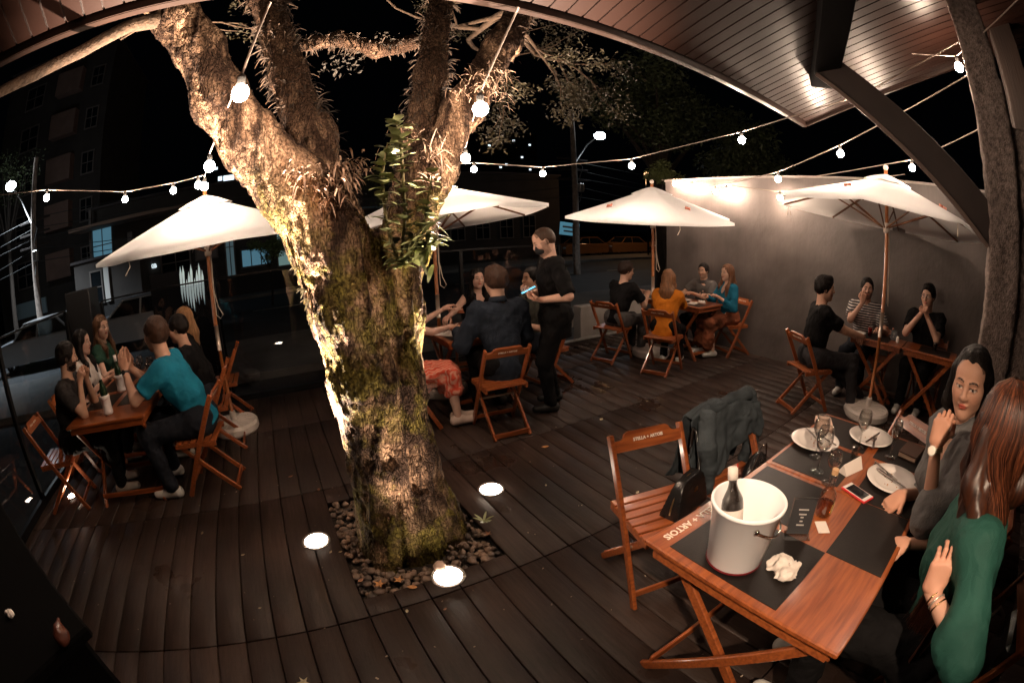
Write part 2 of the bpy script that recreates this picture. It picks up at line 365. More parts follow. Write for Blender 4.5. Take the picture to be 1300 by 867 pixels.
fa=MB(); fa.box((-1.25,EAVE_Y,EAVE_Z+.055),(10.8,.03,.17)); fa.box((-1.25,EAVE_Y+.012,EAVE_Z-.02),(10.8,.04,.025)); fa.bar((4.135,EAVE_Y,EAVE_Z+.05),(4.135,-4.5,roofz(-4.5)+.05),.03,.16)
fa.build('fascia',mat('fascia board',(.035,.018,.013),.4,noise=.3,nscale=6),rf)
top=MB(); y0,y1=EAVE_Y,-4.5; top.add([(-6.6,y0,roofz(y0)+.14),(4.14,y0,roofz(y0)+.14),(4.14,y1,roofz(y1)+.14),(-6.6,y1,roofz(y1)+.14)],[(0,1,2,3)]); top.build('roof_deck',steel,rf)
# ------------------------------------------------------------------ stone column + steel strut
def column():
    F=Field((2.8,-.95,-.45),(3.6,-.0,4.1),.015)
    def bx(c,hd):
        c=np.array(c);hd=np.array(hd)
        return lambda p:(lambda q:np.linalg.norm(np.maximum(q,0),axis=-1)+np.minimum(q.max(-1),0)-.02)(np.abs(p-c)-hd+.02)
    F.put(bx((3.1,-.255,1.9),(.12,.125,2.35)),(2.8,-.6,-.45),(3.4,.0,4.1),.03)
    F.put(bx((3.14,-.46,.9),(.11,.14,1.68)),(2.8,-.95,-.45),(3.5,-.2,3.0),.03)
    F.noise(.016,.2,1); F.noise(.008,.06,2); F.noise(.004,.03,5)
    V,f=F.mesh(); me=np_mesh('stone_column',V,f); return me
stm=mat('rough stone',(.30,.235,.21),.9,noise=.5,nscale=38,c2=(.11,.085,.075),bump=.8,bscale=90)
sc=link('stone_column',column(),stm); tag(sc,'rough granite column with a stepped shoulder at the right edge','column')
wp=MB().box((3.75,-.62,1.9),(.2,.24,4.6),bev=.01).build('timber_post',mat('dark timber',(.03,.016,.011),.7,noise=.5,nscale=6,stretch=(1,1,.1),bump=.3)); tag(wp,'dark rough timber post standing behind the granite column','post')
st=empty('roof_strut',(3.07,-.2,1.93),0,'brown steel strut rising from the granite column to the canopy roof','strut')
a=np.array((0.02,0,0)); b=np.array((.08,1.20,1.07))
q=MB(); q.bar(a,b,.2,.2,up=(0,-1,1),bev=.002); q.build('strut_plate',mat('brown steel',(.035,.021,.017),.6,noise=.25,nscale=5),st)
q=MB(); q.bar(a+np.array((-.105,.07,-.08)),b+np.array((-.105,.07,-.08)),.016,.03,up=(0,-1,1),bev=.001); q.build('flange',mat('light steel edge',(.16,.11,.09),.4),st)
q=MB(); q.bar((3.3,1.12,roofz(1.1)-.07),(1.5,.1,roofz(.1)-.07),.2,.12,bev=.003); tag(q.build('roof_beam',mat('matt black paint',(.006,.005,.005),.9,spec=.1)),'black beam under the ceiling boards above the strut','beam')
# ------------------------------------------------------------------ big tree
def limb(F,pts,k=.05,flat=1):
    for p,q in zip(pts[:-1],pts[1:]): F.cone(p[:3],q[:3],p[3],q[3],k)
left=[(0.46,2.2,-.1,.26),(0.47,2.2,0.25,.20),(0.44,2.2,0.52,.19),(0.425,2.22,1.01,.195),(0.375,2.22,1.41,.185),(0.28,2.22,1.74,.165),(0.11,2.19,2.03,.155),(-.10,2.13,2.27,.132),(-.262,2.09,2.50,.122),(-.392,2.05,2.765,.108),(-.54,1.99,2.94,.104),(-.72,1.92,3.15,.1),(-1.1,1.85,3.7,.09)]
right=[(0.6,2.2,-.1,.2),(0.575,2.2,0.53,.135),(0.58,2.24,0.96,.118),(0.62,2.28,1.36,.115),(0.70,2.28,1.74,.105),(0.85,2.27,2.1,.102),(1.06,2.3,2.47,.092),(1.33,2.33,2.92,.09),(1.62,2.36,3.5,.085),(1.9,2.4,4.1,.09)]
m1=[(0.30,2.33,1.85,.16),(0.22,2.42,2.33,.12),(0.08,2.55,2.77,.10),(-0.12,2.62,3.4,.10),(-.3,2.7,4.2,.11)]
m2=[(0.72,2.38,1.7,.12),(0.86,2.5,2.29,.10),(0.96,2.55,2.77,.085),(1.1,2.7,3.58,.08),(1.2,2.8,4.4,.09)]
thin=[(-.5,2.0,2.90,.06),(-.60,1.93,2.90,.045),(-.71,1.80,2.83,.035),(-.86,1.61,2.66,.03),(-.98,1.42,2.53,.026),(-1.17,1.26,2.44,.02),(-1.6,1.1,2.35,.014)]
barkl=[(0.15,2.7,3.02,.035),(0.42,2.85,3.14,.045),(0.7,2.95,3.1,.05),(0.98,3.0,3.2,.05)]
def big_tree():
    h=.0095
    F=Field((-1.35,1.65,-.15),(2.1,3.1,4.2),h)
    limb(F,left,.07); limb(F,right,.09); limb(F,m1,.09); limb(F,m2,.09); limb(F,barkl,.04)
    F.cone((.47,2.33,1.40),(.50,2.37,1.70),.13,.09,.08)
    # root flare
    for a in (-2.9,-2.2,-1.5,-.7,0.05,.9,1.7,2.5):
        c,s=math.cos(a),math.sin(a); l=.36+.06*math.sin(a*5)
        F.cone((.5+c*.12,2.2+s*.1,.34),(.5+c*l,2.2+s*l*.85,-.1),.105,.055,.1)
    # bark: long vertical ridges with cross breaks
    m=np.abs(F.D)<.09; idx=np.argwhere(m); p=F.lo+idx*h
    wob=(VN(p/.35+3)-.5)*.12
    q=np.stack([p[:,0]+wob,p[:,1]+wob,p[:,2]],1)
    r1=1-np.abs(VN(q*np.array((11,11,2.4))+5)*2-1); r2=1-np.abs(VN(q*np.array((26,26,6))+9)*2-1)
    r3=VN(p*55+2); big=VN(p*4+11)
    upper=np.clip((p[:,2]-1.9)/.8,0,1)
    r5=1-np.abs(VN(q*np.array((58,58,15))+21)*2-1); r4=np.clip(r1*1.25-.35,0,1); d=(-(.024*r4+.017*r2**1.6+.009*r5**1.5)*(1-.25*upper)+.022-.010*r3-.016*(big-.5))
    # grooves running up between the two stems
    gx=p[:,0]-np.interp(p[:,2],[0,.5,1,1.4,1.7,2.0],[.5,.53,.55,.57,.6,.6]); d+=.03*np.exp(-(gx/.03)**2)*(p[:,1]<2.3)*np.clip((1.9-p[:,2]),0,1)
    gx=p[:,0]-np.interp(p[:,2],[0,.5,1],[.38,.42,.44]); d+=.03*np.exp(-(gx/.022)**2)*(p[:,1]<2.3)*np.clip((.8-p[:,2])*1.5,0,1)
    F.D[m]+=d.astype(np.float32)
    V,f=F.mesh(); me=np_mesh('trunk',V,f)
    # bark colour + moss by place (moss keeps to the camera side and the foot)
    mo=VN(V*6+4)*.45+VN(V*19)*.35+VN(V*47)*.2
    facing=np.clip((2.25-V[:,1])*3,0,1)
    moss=np.clip((mo-.49)*6+facing*.25,0,1)*np.clip(1.2-np.clip(V[:,2]-1.55,0,9)*1.9,0.0,1); moss=np.clip(moss+np.clip(.35-V[:,2],0,.4)*1.2,0,1)
    f1=VN(V*np.array((30,30,8))+1); f2=VN(V*70)
    wob=(VN(V/.35+3)-.5)*.12; Q_=np.stack([V[:,0]+wob,V[:,1]+wob,V[:,2]],1)
    r1=1-np.abs(VN(Q_*np.array((11,11,2.4))+5)*2-1); r2=1-np.abs(VN(Q_*np.array((26,26,6))+9)*2-1)
    cav=np.clip((np.clip(r1*1.25-.35,0,1)*1.3+r2**2*.7)-.35,0,1)[:,None]
    ridge=np.clip(f1*.5+f2*.6,0,1)[:,None]
    bark=(np.array((.20,.105,.062))*(1-ridge)+np.array((.62,.43,.30))*ridge)*(1-cav)+np.array((.045,.026,.018))*cav
    back=(np.clip((V[:,1]-np.where(V[:,0]<.74+.52*(V[:,2]-2.1),2.24,2.40))*9,0,1)*np.clip((V[:,2]-1.95)*4,0,1))[:,None]; bark=bark*(1-.8*back)+np.array((.05,.028,.018))*.8*back  # shade painted into the bark colour of the rear and middle limbs
    ms_=np.array((.06,.05,.010))*(1-f2[:,None])+np.array((.24,.20,.04))*f2[:,None]
    c=bark*(1-moss[:,None]*.75)+ms_*moss[:,None]*.75
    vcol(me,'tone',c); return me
def colmat(name,rough=.85,bump=.6,bscale=110,spec=.3,attr='tone',sss=0):
    m=mat(name,(1,1,1),rough,bump=bump,bscale=bscale,spec=spec); N,L,B=nodes_of(m); a=N.new('ShaderNodeAttribute'); a.attribute_name=attr
    L.new(a.outputs['Color'],B.inputs['Base Color'])
    return m
trm=colmat('mossy bark',.95,1.0,130,spec=.15)
N,L,B=nodes_of(trm)
tc=N.new('ShaderNodeTexCoord'); nz=N.new('ShaderNodeTexNoise'); nz.inputs['Scale'].default_value=75; nz.inputs['Detail'].default_value=4; L.new(tc.outputs['Object'],nz.inputs['Vector'])
rr=N.new('ShaderNodeValToRGB'); rr.color_ramp.elements[0].position=.33; rr.color_ramp.elements[1].position=.62; rr.color_ramp.elements[0].color=(.42,.38,.34,1); rr.color_ramp.elements[1].color=(1.35,1.3,1.2,1); L.new(nz.outputs['Fac'],rr.inputs[0])
src=B.inputs['Base Color'].links[0].from_socket; mx=N.new('ShaderNodeMix'); mx.data_type='RGBA'; mx.blend_type='MULTIPLY'; mx.inputs[0].default_value=1; L.new(src,mx.inputs[6]); L.new(rr.outputs[0],mx.inputs[7]); L.new(mx.outputs[2],B.inputs['Base Color'])
# crisp cracks between bark plates
mpv=N.new('ShaderNodeMapping'); mpv.inputs['Scale'].default_value=(1,1,.38); vo=N.new('ShaderNodeTexVoronoi'); vo.feature='DISTANCE_TO_EDGE'; vo.inputs['Scale'].default_value=46; L.new(tc.outputs['Object'],mpv.inputs[0])
nzd=N.new('ShaderNodeTexNoise'); nzd.inputs['Scale'].default_value=14; nzd.inputs['Detail'].default_value=4; L.new(mpv.outputs[0],nzd.inputs['Vector']); vm=N.new('ShaderNodeVectorMath'); vm.operation='MULTIPLY_ADD'; vm.inputs[1].default_value=(.09,.09,.09); L.new(nzd.outputs['Color'],vm.inputs[0]); L.new(mpv.outputs[0],vm.inputs[2]); L.new(vm.outputs[0],vo.inputs['Vector'])
cr=N.new('ShaderNodeValToRGB'); cr.color_ramp.elements[0].position=.0; cr.color_ramp.elements[1].position=.16; L.new(vo.outputs['Distance'],cr.inputs[0])
b2=N.new('ShaderNodeBump'); b2.inputs['Strength'].default_value=.9; b2.inputs['Distance'].default_value=.012; L.new(cr.outputs[0],b2.inputs['Height']); old=B.inputs['Normal'].links[0].from_socket; L.new(old,b2.inputs['Normal']); L.new(b2.outputs[0],B.inputs['Normal'])
tree=empty('tree',(.5,2.2,0),0,'huge old tree with mossy bark growing through the deck, lit from below','tree')
tree.location=(.523,2.30,-.079); tree.scale=(1.045,)*3
def tpart(name,me,m): o=link(name,me,m,tree); o.location=(-.5,-2.2,0); return o
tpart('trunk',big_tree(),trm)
q=MB(); q.smooth=True; q.tube([p[:3] for p in thin],[p[3] for p in thin],10)
q.tube([(-.60,1.93,2.9),(-.72,2.1,3.0),(-.95,2.3,3.05)],[.02,.012,.006],6)
tpart('branch',q.mesh('branch'),mat('smooth bark',(.10,.06,.035),.85,noise=.5,nscale=30,bump=1,bscale=60))
def leafcloud(cs,n,size,rnd,jit=1,droop=.3):
    """many small leaf blades, each two bent quads"""
    V=[];F=[]
    for c,r_ in cs:
        for _ in range(int(n*r_*r_*6)+8):
            d=unit([rnd.gauss(0,1) for _ in range(3)])*r_*(rnd.random()**.4); p=np.array(c)+d*np.array((1,1,.6))
            a=unit([rnd.gauss(0,1),rnd.gauss(0,1),rnd.gauss(0,.5)-droop]); b=unit(np.cross(a,[rnd.gauss(0,1),rnd.gauss(0,1),rnd.gauss(0,1)])); l=size*rnd.uniform(.6,1.3); w_=l*.22
            nn=np.cross(a,b)*l*.1; k=len(V)
            V+=[p,p+a*l*.5+b*w_+nn,p+a*l,p+a*l*.5-b*w_+nn]; F+=[(k,k+1,k+2,k+3)]
    return V,F
def blade(q,p,d,l,w_,bend,n=4,up=(0,0,1)):
    """a curved tapering leaf"""
    p=np.array(p,float); d=unit(d); side=unit(np.cross(d,up)+1e-4); V=[];F=[]
    cur=p.copy(); dd=d.copy()
    for i in range(n+1):
        t=i/n; ww=w_*math.sin(math.pi*min(.96,.12+t*.86))**.7
        V+= [cur-side*ww,cur+side*ww*1.0]; cur=cur+dd*l/n; dd=unit(dd+np.array((0,0,-bend/n)))
    for i in range(n): F.append((2*i,2*i+1,2*i+3,2*i+2))
    q.add(V,F)
lfm=mat('leaf green',(.09,.12,.04),.45,noise=.5,nscale=14,spec=.5)
dry=mat('dry bromeliad',(.32,.2,.13),.7,noise=.55,nscale=25)
rn=random.Random(4)
# shrub growing in the fork
q=MB(); st_=MB(); st_.smooth=True
stems=[[(.60,2.08,1.60),(.62,2.02,1.85),(.60,1.99,2.15),(.57,2.0,2.33)],[(.62,2.08,1.62),(.70,1.98,1.82),(.74,1.96,2.05)],[(.60,2.08,1.6),(.52,1.99,1.8),(.50,1.97,2.02),(.53,1.97,2.18)],[(.62,2.06,1.6),(.66,1.97,1.7),(.74,1.94,1.72)]]
for s_ in stems:
    st_.tube(s_,[.008]*(len(s_)-1)+[.003],6)
    for a,b in zip(s_[:-1],s_[1:]):
        for _ in range(20):
            t=rn.random(); p=np.array(a)*(1-t)+np.array(b)*t; an=rn.uniform(0,6.28)
            blade(q,p,(math.cos(an),math.sin(an)*.8-.25,rn.uniform(-.1,.7)),rn.uniform(.05,.095),rn.uniform(.020,.032),rn.uniform(.3,1.2))
for _ in range(26):
    an=rn.uniform(0,6.28); blade(q,(.70+rn.gauss(0,.035),1.95,1.72+rn.gauss(0,.06)),(math.cos(an),-.5,math.sin(an)*.6-.1),rn.uniform(.08,.13),.014,.7)
lf2=mat('pale leaf green',(.30,.33,.15),.4,noise=.5,nscale=14)
tpart('shrub',q.mesh('shrub'),lf2); o=tpart('shrub_stem',st_.mesh('stem'),mat('green stem',(.16,.13,.06),.6))
# small fleshy fern on the left flank + sprig at the foot
q=MB()
for z,x in((1.72,.125),(1.66,.13),(1.55,.155),(1.50,.17),(1.42,.185),(1.76,.12)):
    for _ in range(5): blade(q,(x,2.18,z),(-.9,-.5,rn.uniform(-.9,.4)),rn.uniform(.04,.075),.010,.9)
tpart('fern',q.mesh('fern'),mat('pale fern',(.42,.38,.22),.55,noise=.3))
q=MB()
for _ in range(12):
    an=rn.uniform(0,6.28); blade(q,(.90,1.98,.14),(math.cos(an),math.sin(an),.8),.07,.008,.5)
tpart('sprig',q.mesh('sprig'),MATS['pale leaf green'])
# bromeliads and dried fringe in the forks
q=MB()
def clump(c,n,l,w_,bend,dirv=(0,-.4,.3),sp=1):
    for _ in range(n):
        d=np.array([rn.gauss(0,sp),rn.gauss(0,sp)-.0,rn.gauss(0,sp)])+np.array(dirv)
        blade(q,np.array(c)+np.array([rn.gauss(0,.04),rn.gauss(0,.03),rn.gauss(0,.03)]),d,l*rn.uniform(.5,1.3),w_,bend,5)
for c in((.22,2.02,2.05),(.30,2.02,2.08),(.38,2.05,2.06),(.34,2.03,1.98),(.14,2.0,2.06),(.26,2.03,1.96),(.44,2.1,2.1)): clump(c,28,.085,.005,1.6)
tpart('bromeliad',q.mesh('bromeliad'),dry); q=MB()
clump((.78,2.06,2.14),34,.1,.0035,.5); clump((.76,2.05,2.04),16,.09,.007,.9); tpart('air_plant',q.mesh('air_plant'),dry); q=MB()
clump((.66,2.12,2.25),40,.08,.003,2.0); tpart('bromeliad',q.mesh('bromeliad'),dry); q=MB()
for c in((1.12,2.16,2.62),(1.20,2.16,2.60),(1.04,2.15,2.55),(1.25,2.2,2.7),(.97,2.15,2.5),(1.17,2.16,2.52)): clump(c,34,.075,.003,1.2)
tpart('bromeliad',q.mesh('bromeliad'),dry)
# hanging moss and ferny growth on the shaded limbs, all along
q=MB()
for path,n in((m1,420),(m2,340),(right[7:],120),(barkl,120)):
    for _ in range(n):
        i=rn.randrange(len(path)-1); t=rn.random(); a=np.array(path[i]);b=np.array(path[i+1]); p=a*(1-t)+b*t; an=rn.uniform(0,6.28)
        c=p[:3]+np.array((math.cos(an),math.sin(an)*.9,.1*rn.random()))*p[3]*.98
        for _ in range(4): blade(q,c,(math.cos(an)+rn.gauss(0,.6),math.sin(an)-.1+rn.gauss(0,.6),rn.gauss(-.1,.7)),rn.uniform(.04,.11),rn.uniform(.003,.008),rn.uniform(.6,2),4)
tpart('moss_fringe',q.mesh('moss_fringe'),mat('brown moss',(.06,.035,.02),.85,noise=.6,nscale=12))
# leafy mossy mounds among the limbs
q=MB()
V,F_=leafcloud([((.30,2.72,2.45),.14),((.45,2.9,2.95),.16),((.75,2.95,3.15),.14)],500,.035,rn); q.add(V,F_)
tpart('epiphyte_leaves',q.mesh('leaves'),mat('olive moss leaves',(.022,.015,.008),.8,noise=.6,nscale=8))
# crown: spreading twigs and fine leaves above and to the right
q=MB(); q.smooth=True; cl=[]
def twig(p,d,l,r_,depth,rnd,out):
    p=np.array(p,float); d=unit(d); pts=[p]; 
    for i in range(4):
        d=unit(d+np.array([rnd.gauss(0,.18),rnd.gauss(0,.18),rnd.gauss(0,.12)])); pts.append(pts[-1]+d*l/4)
    q.tube(pts,[r_,r_*.85,r_*.7,r_*.55,r_*.4],5,cap=False)
    if depth==0: out.append((pts[-1],.16)); out.append((pts[-2],.12)); return
    for i in (2,3,4):
        twig(pts[i],d+np.array([rnd.gauss(0,.7),rnd.gauss(0,.7),rnd.gauss(0,.3)]),l*.62,r_*.5,depth-1,rnd,out)
rn2=random.Random(21)
twig((1.62,2.36,3.5),(.05,.9,.05),1.3,.05,3,rn2,cl); twig((1.5,2.5,3.4),(.5,.8,.15),.9,.04,3,rn2,cl)
twig((-.6,2.2,3.3),(-.8,.8,.1),1.6,.03,2,rn2,cl)
tpart('crown_branches',q.mesh('crown_branches'),MATS['smooth bark'])
V,F_=leafcloud(cl,300,.04,rn2); q=MB(); q.add(V,F_); tpart('crown_leaves',q.mesh('crown_leaves'),mat('crown leaf',(.05,.038,.014),.6,noise=.5,nscale=3))
# ------------------------------------------------------------------ pebbles and fallen leaves
pb=MB(); pb.smooth=True
ico=None
def pebble(c,r_,rnd):
    n,m=7,5; V=[];F=[]; sx,sy,sz=rnd.uniform(.7,1.3),rnd.uniform(.7,1.3),rnd.uniform(.45,.7); a0=rnd.uniform(0,3)
    for i in range(m+1):
        t=math.pi*i/m
        for k in range(n):
            a=2*math.pi*k/n+a0; j=1+rnd.uniform(-.12,.12)
            V.append((c[0]+r_*sx*math.sin(t)*math.cos(a)*j,c[1]+r_*sy*math.sin(t)*math.sin(a)*j,c[2]-r_*sz*math.cos(t)*j))
    for i in range(m):
        for k in range(n): F.append((i*n+k,i*n+(k+1)%n,(i+1)*n+(k+1)%n,(i+1)*n+k))
    pb.add(V,F)
rp=random.Random(9); T=[]
for _ in range(900):
    x=rp.uniform(.09,.93); y=rp.uniform(1.81,2.84); r_=rp.uniform(.012,.03)
    if ((x-.5)/.3)**2+((y-2.2)/.28)**2<.7: continue
    pebble((x,y,-.06+rp.uniform(0,.05)),r_,rp)
o=pb.build('pebbles',mat('pebble',(.26,.17,.12),.6,noise=.75,nscale=9,c2=(.04,.028,.022),detail=1)); tag(o,'loose brown pebbles filling the square pit round the tree','pebbles',kind='stuff')
def leafshape(name,loc,s,rz,m,lab,grp='fallen leaves on the deck',curl=.25,star=False):
    q=MB(); n=11
    out=[]
    if star:
        for i in range(15):
            a=2*math.pi*i/15; r_=(1 if i%3==0 else .45)*s*.6; out.append((r_*math.cos(a),r_*math.sin(a)))
    else:
        for i in range(n): t=i/(n-1); out.append((s*(t-.5),s*.26*math.sin(math.pi*t)**.8))
        for i in range(n-2,0,-1): t=i/(n-1); out.append((s*(t-.5),-s*.26*math.sin(math.pi*t)**.8))
    V=[(x,y,curl*(abs(y)+x*x/s*1.4)) for x,y in out]; k=len(V); V.append((0,0,0)); F=[(i,(i+1)%k,k) for i in range(k)]; V+= [(a,b,c-.001) for a,b,c in V]; F+=[tuple(j+k+1 for j in f[::-1]) for f in F]
    q.add(V,F); o=q.build(name,m,None,loc,rz); tag(o,lab,'leaf',grp); return o
lm1=mat('orange leaf',(.55,.25,.08),.6,noise=.4,nscale=60); lm2=mat('pale leaf',(.45,.38,.24),.6,noise=.4,nscale=60); lm3=mat('brown leaf',(.28,.12,.06),.6,noise=.4,nscale=60)
rk=MB(); rk.smooth=True; pb=rk; pebble((.56,1.87,.01),.045,rp); o=rk.build('stone',mat('pale stone',(.6,.42,.33),.6,noise=.2)); tag(o,'large pale stone on the pebbles beside the front floor light','stone')
# ------------------------------------------------------------------ recessed floor lights
lens=mat('lit lens',(1,1,1),.4,emit=(1,.82,.64),estr=60)
def floor_light(x,y,lab,power,tgt,r_=.078,ang=75,blend=.6):
    e=empty('floor_light',(x,y,0),0,lab,'floor light','recessed lights in the deck')
    q=MB(); q.lathe([(r_+.018,.0015),(r_+.018,.006),(r_+.012,.009),(r_,.006)],28,closed=True); q.build('rim',mat('brushed rim',(.45,.4,.37),.35,metal=.9),e)
    q=MB(); q.lathe([(r_,.004),(r_*.8,.009),(r_*.4,.012),(0,.0125)],28); q.smooth=True; q.build('lens',lens,e)
    l=bpy.data.lights.new('uplight','SPOT'); l.energy=power; l.color=(1,.77,.58); l.spot_size=R(ang); l.spot_blend=blend; l.shadow_soft_size=.05
    o=bpy.data.objects.new('uplight',l); COL.objects.link(o); o.parent=e; o.location=(0,0,.03)
    d=Vector(tgt)-Vector((x,y,.03)); o.rotation_euler=d.to_track_quat('-Z','Y').to_euler(); return e
floor_light(-.07,2.42,'round floor light glowing in the deck left of the tree',5200,(-.04,2.36,2.7),ang=58)
floor_light(1.2,2.47,'round floor light glowing in the deck right of the tree',3000,(1.08,2.42,2.6),ang=52)
floor_light(.57,1.78,'round floor light glowing in the deck in front of the tree',110,(.44,2.08,2.4),ang=80)
floor_light(-2.5,3.62,'small floor light glowing under the left table\'s chair',14,(-2.3,3.5,1),r_=.05,ang=120)
# ------------------------------------------------------------------ parasols
canv=bpy.data.materials.new('parasol canvas'); canv.use_nodes=True; nt=canv.node_tree; B=nt.nodes['Principled BSDF']; B.inputs['Base Color'].default_value=(.88,.88,.90,1); B.inputs['Roughness'].default_value=.85
tl=nt.nodes.new('ShaderNodeBsdfTranslucent'); tl.inputs[0].default_value=(.88,.84,.82,1); mx=nt.nodes.new('ShaderNodeMixShader'); mx.inputs[0].default_value=.3
nt.links.new(B.outputs[0],mx.inputs[1]); nt.links.new(tl.outputs[0],mx.inputs[2]); nt.links.new(mx.outputs[0],nt.nodes['Material Output'].inputs[0])
tc=nt.nodes.new('ShaderNodeTexCoord'); nn=nt.nodes.new('ShaderNodeTexNoise'); nn.inputs['Scale'].default_value=9; bp=nt.nodes.new('ShaderNodeBump'); bp.inputs['Strength'].default_value=.35; bp.inputs['Distance'].default_value=.02
nt.links.new(tc.outputs['Object'],nn.inputs['Vector']); nt.links.new(nn.outputs['Fac'],bp.inputs['Height']); nt.links.new(bp.outputs[0],B.inputs['Normal'])
polem=mat('varnished pole',(.42,.14,.04),.35,noise=.3,nscale=12,stretch=(1,1,.1),coat=.4)
ribm=mat('dark rib wood',(.16,.06,.025),.45)
basem=mat('white plastic base',(.62,.55,.5),.5,noise=.12,nscale=8)
ropem=mat('rope',(.6,.52,.44),.9)
starm=mat('printed star',(.5,.2,.14),.8)
def parasol(loc,rot,tilt,label,rim_r=1.2,rim_z=1.97,top_z=2.42,pole_c=None,base=True):
    e=empty('parasol',loc,0,label,'parasol','parasols over the tables')
    H=np.array(Matrix.Rotation(tilt[0],3,'X')@Matrix.Rotation(tilt[1],3,'Y')); n=8; piv=np.array((0,0,rim_z+.2))
    def W(p): return (np.array(p,float)-piv)@H.T+piv
    def canopy(r0,z0,r1,z1,sag,seg=8):
        V=[];F=[]
        m=n*6
        for i in range(seg+1):
            t=i/seg
            for k in range(m):
                a=2*math.pi*(k/m)+rot; ph=(k%6)/6; c=math.cos(math.pi/n)/math.cos((ph-.5)*2*math.pi/n)*.5+.5
                flat=math.cos(math.pi/n)/math.cos((ph-.5)*2*math.pi/n)
                r_=(r0+(r1-r0)*t)*flat*(1-.02*math.sin(math.pi*ph)*t); z=z0+(z1-z0)*t+ -sag*math.sin(math.pi*t)- .012*math.sin(math.pi*ph)*t
                V.append(W((r_*math.cos(a),r_*math.sin(a),z)))
        for i in range(seg):
            for k in range(m): F.append((i*m+k,(i+1)*m+k,(i+1)*m+(k+1)%m,i*m+(k+1)%m))
        # hem
        if r1>.9:
            b=len(V)
            for k in range(m): V.append(np.array(V[seg*m+k])+np.array((0,0,-.035)))
            for k in range(m): F.append((seg*m+k,b+k,b+(k+1)%m,seg*m+(k+1)%m))
        return np_mesh('canopy',V,F,False)
    cn=link('canopy',canopy(.1,top_z-.07,rim_r,rim_z,.008),canv,e)
    link('vent',canopy(.02,top_z-.02,.30,top_z-.118,-.006,4),canv,cn)
    # stars printed on the panels
    for k in((1,3,5,7) if loc[0]>3 else ()):
        a=rot+2*math.pi*(k+.5)/n; t=.62; rr_=(.1+(rim_r-.1)*t)*math.cos(math.pi/n)*.98
        zz=top_z-.07+(rim_z-top_z+.07)*t+.02*math.sin(math.pi*t)+.004
        c=np.array((rr_*math.cos(a),rr_*math.sin(a),zz)); sl=(rim_z-top_z+.07)/((rim_r-.1)*.92); er=unit((math.cos(a),math.sin(a),sl)); et=np.array((-math.sin(a),math.cos(a),0))
        for off in(.003,-.02):
            P_=[]
            for i in range(16):
                rr2=(.05 if i%4==0 else .036 if i%4==2 else .010); P_.append(W(c+er*rr2*math.cos(i*math.pi/8)+et*rr2*math.sin(i*math.pi/8)+np.array((0,0,off))))
            if off>0: V=P_
            else: V+=P_
        F=[tuple(range(16)),tuple(range(16,32))[::-1]]+[(i,i+16,(i+1)%16+16,(i+1)%16) for i in range(16)]
        q=MB(); q.add(V,F); q.build('star_print',starm,cn)
    for k in range(n):
        a=rot+2*math.pi*k/n; q=MB(); c,s=math.cos(a),math.sin(a)
        q.bar(W((.03*c,.03*s,top_z-.1)),W(((rim_r-.01)*c,(rim_r-.01)*s,rim_z-.03)),.016,.022); q.build('rib',ribm,e)
        q=MB(); hz=rim_z-.12; t=.52; q.bar(W((.03*c,.03*s,hz)),W((rim_r*t*c,rim_r*t*s,top_z-.1+(rim_z-top_z+.07)*t-.01)),.014,.016); q.build('strut',ribm,e)
    q=MB(); q.smooth=True; q.tube([(0,0,.12),(0,0,1.0)],.019,12); 
    q.build('lower_pole',polem,e)
    q=MB(); q.smooth=True; q.tube([(0,0,.85),(0,0,1.1)],.023,12); q.build('sleeve',mat('pale metal sleeve',(.6,.5,.42),.35,metal=.6),e)
    q=MB(); q.smooth=True; q.tube([(0,0,1.1),(0,0,rim_z-.1),W((0,0,top_z+.02))],.021,12); q.build('pole',polem,e)
    q=MB(); q.smooth=True; q.sphere(W((0,0,top_z+.05)),.03,12,8); q.build('finial',mat('pale hub',(.6,.52,.46),.5),e); q=MB(); q.smooth=True; q.lathe([(.032,rim_z-.17),(.038,rim_z-.15),(.038,rim_z-.09),(.03,rim_z-.07)],14); q.build('hub',mat('pale hub',(.6,.52,.46),.5),e)
    q=MB(); q.smooth=True; q.tube([(.03,-.02,rim_z-.1),(.035,-.03,1.7),(.03,-.035,1.45),(.06,-.04,1.28),(.10,-.04,1.2),(.07,-.045,1.165),(.03,-.04,1.2),(.028,-.03,1.5),(.03,-.02,rim_z-.12)],.005,6); q.build('rope',ropem,e)
    for (dx,k) in((.0,2),(.05,2),(-.03,5)):
        a=rot+2*math.pi*k/n; p=W(((rim_r-.06)*math.cos(a)+dx,(rim_r-.06)*math.sin(a),rim_z-.02)); q=MB(); q.tube([p,p+np.array((.01,0,-.06)),p+np.array((-.01+dx,0,-.12))],.004,5); q.build('tie',ropem,e)
    if base:
        q=MB(); q.smooth=False; q.lathe([(.0,.0),(.26,.0),(.272,.02),(.27,.075),(.25,.1),(.1,.112),(.035,.118),(.035,.2),(.03,.21),(.0,.21)],32)
        for k in range(16):
            a=2*math.pi*k/16; q.bar((.06*math.cos(a),.06*math.sin(a),.115),(.23*math.cos(a),.23*math.sin(a),.104),.006,.006,bev=.001)
        q.build('base',basem,e)
    return e
parasol((-.68,4.62,0),.32,(R(3),R(-1)),'white parasol over the left table, beside the tree trunk',1.24,1.95,2.40)
parasol((1.7,4.55,0),.1,(R(-5),R(-4)),'white parasol half hidden behind the tree, over the middle table',1.2,1.88,2.32)
parasol((4.66,4.22,0),.25,(R(4),R(-3)),'white parasol over the centre table in front of the grey wall',1.2,1.93,2.35)
parasol((4.81,1.0,0),.05,(R(3),R(3)),'white parasol at right seen from below with dark ribs',1.25,2.06,2.5)
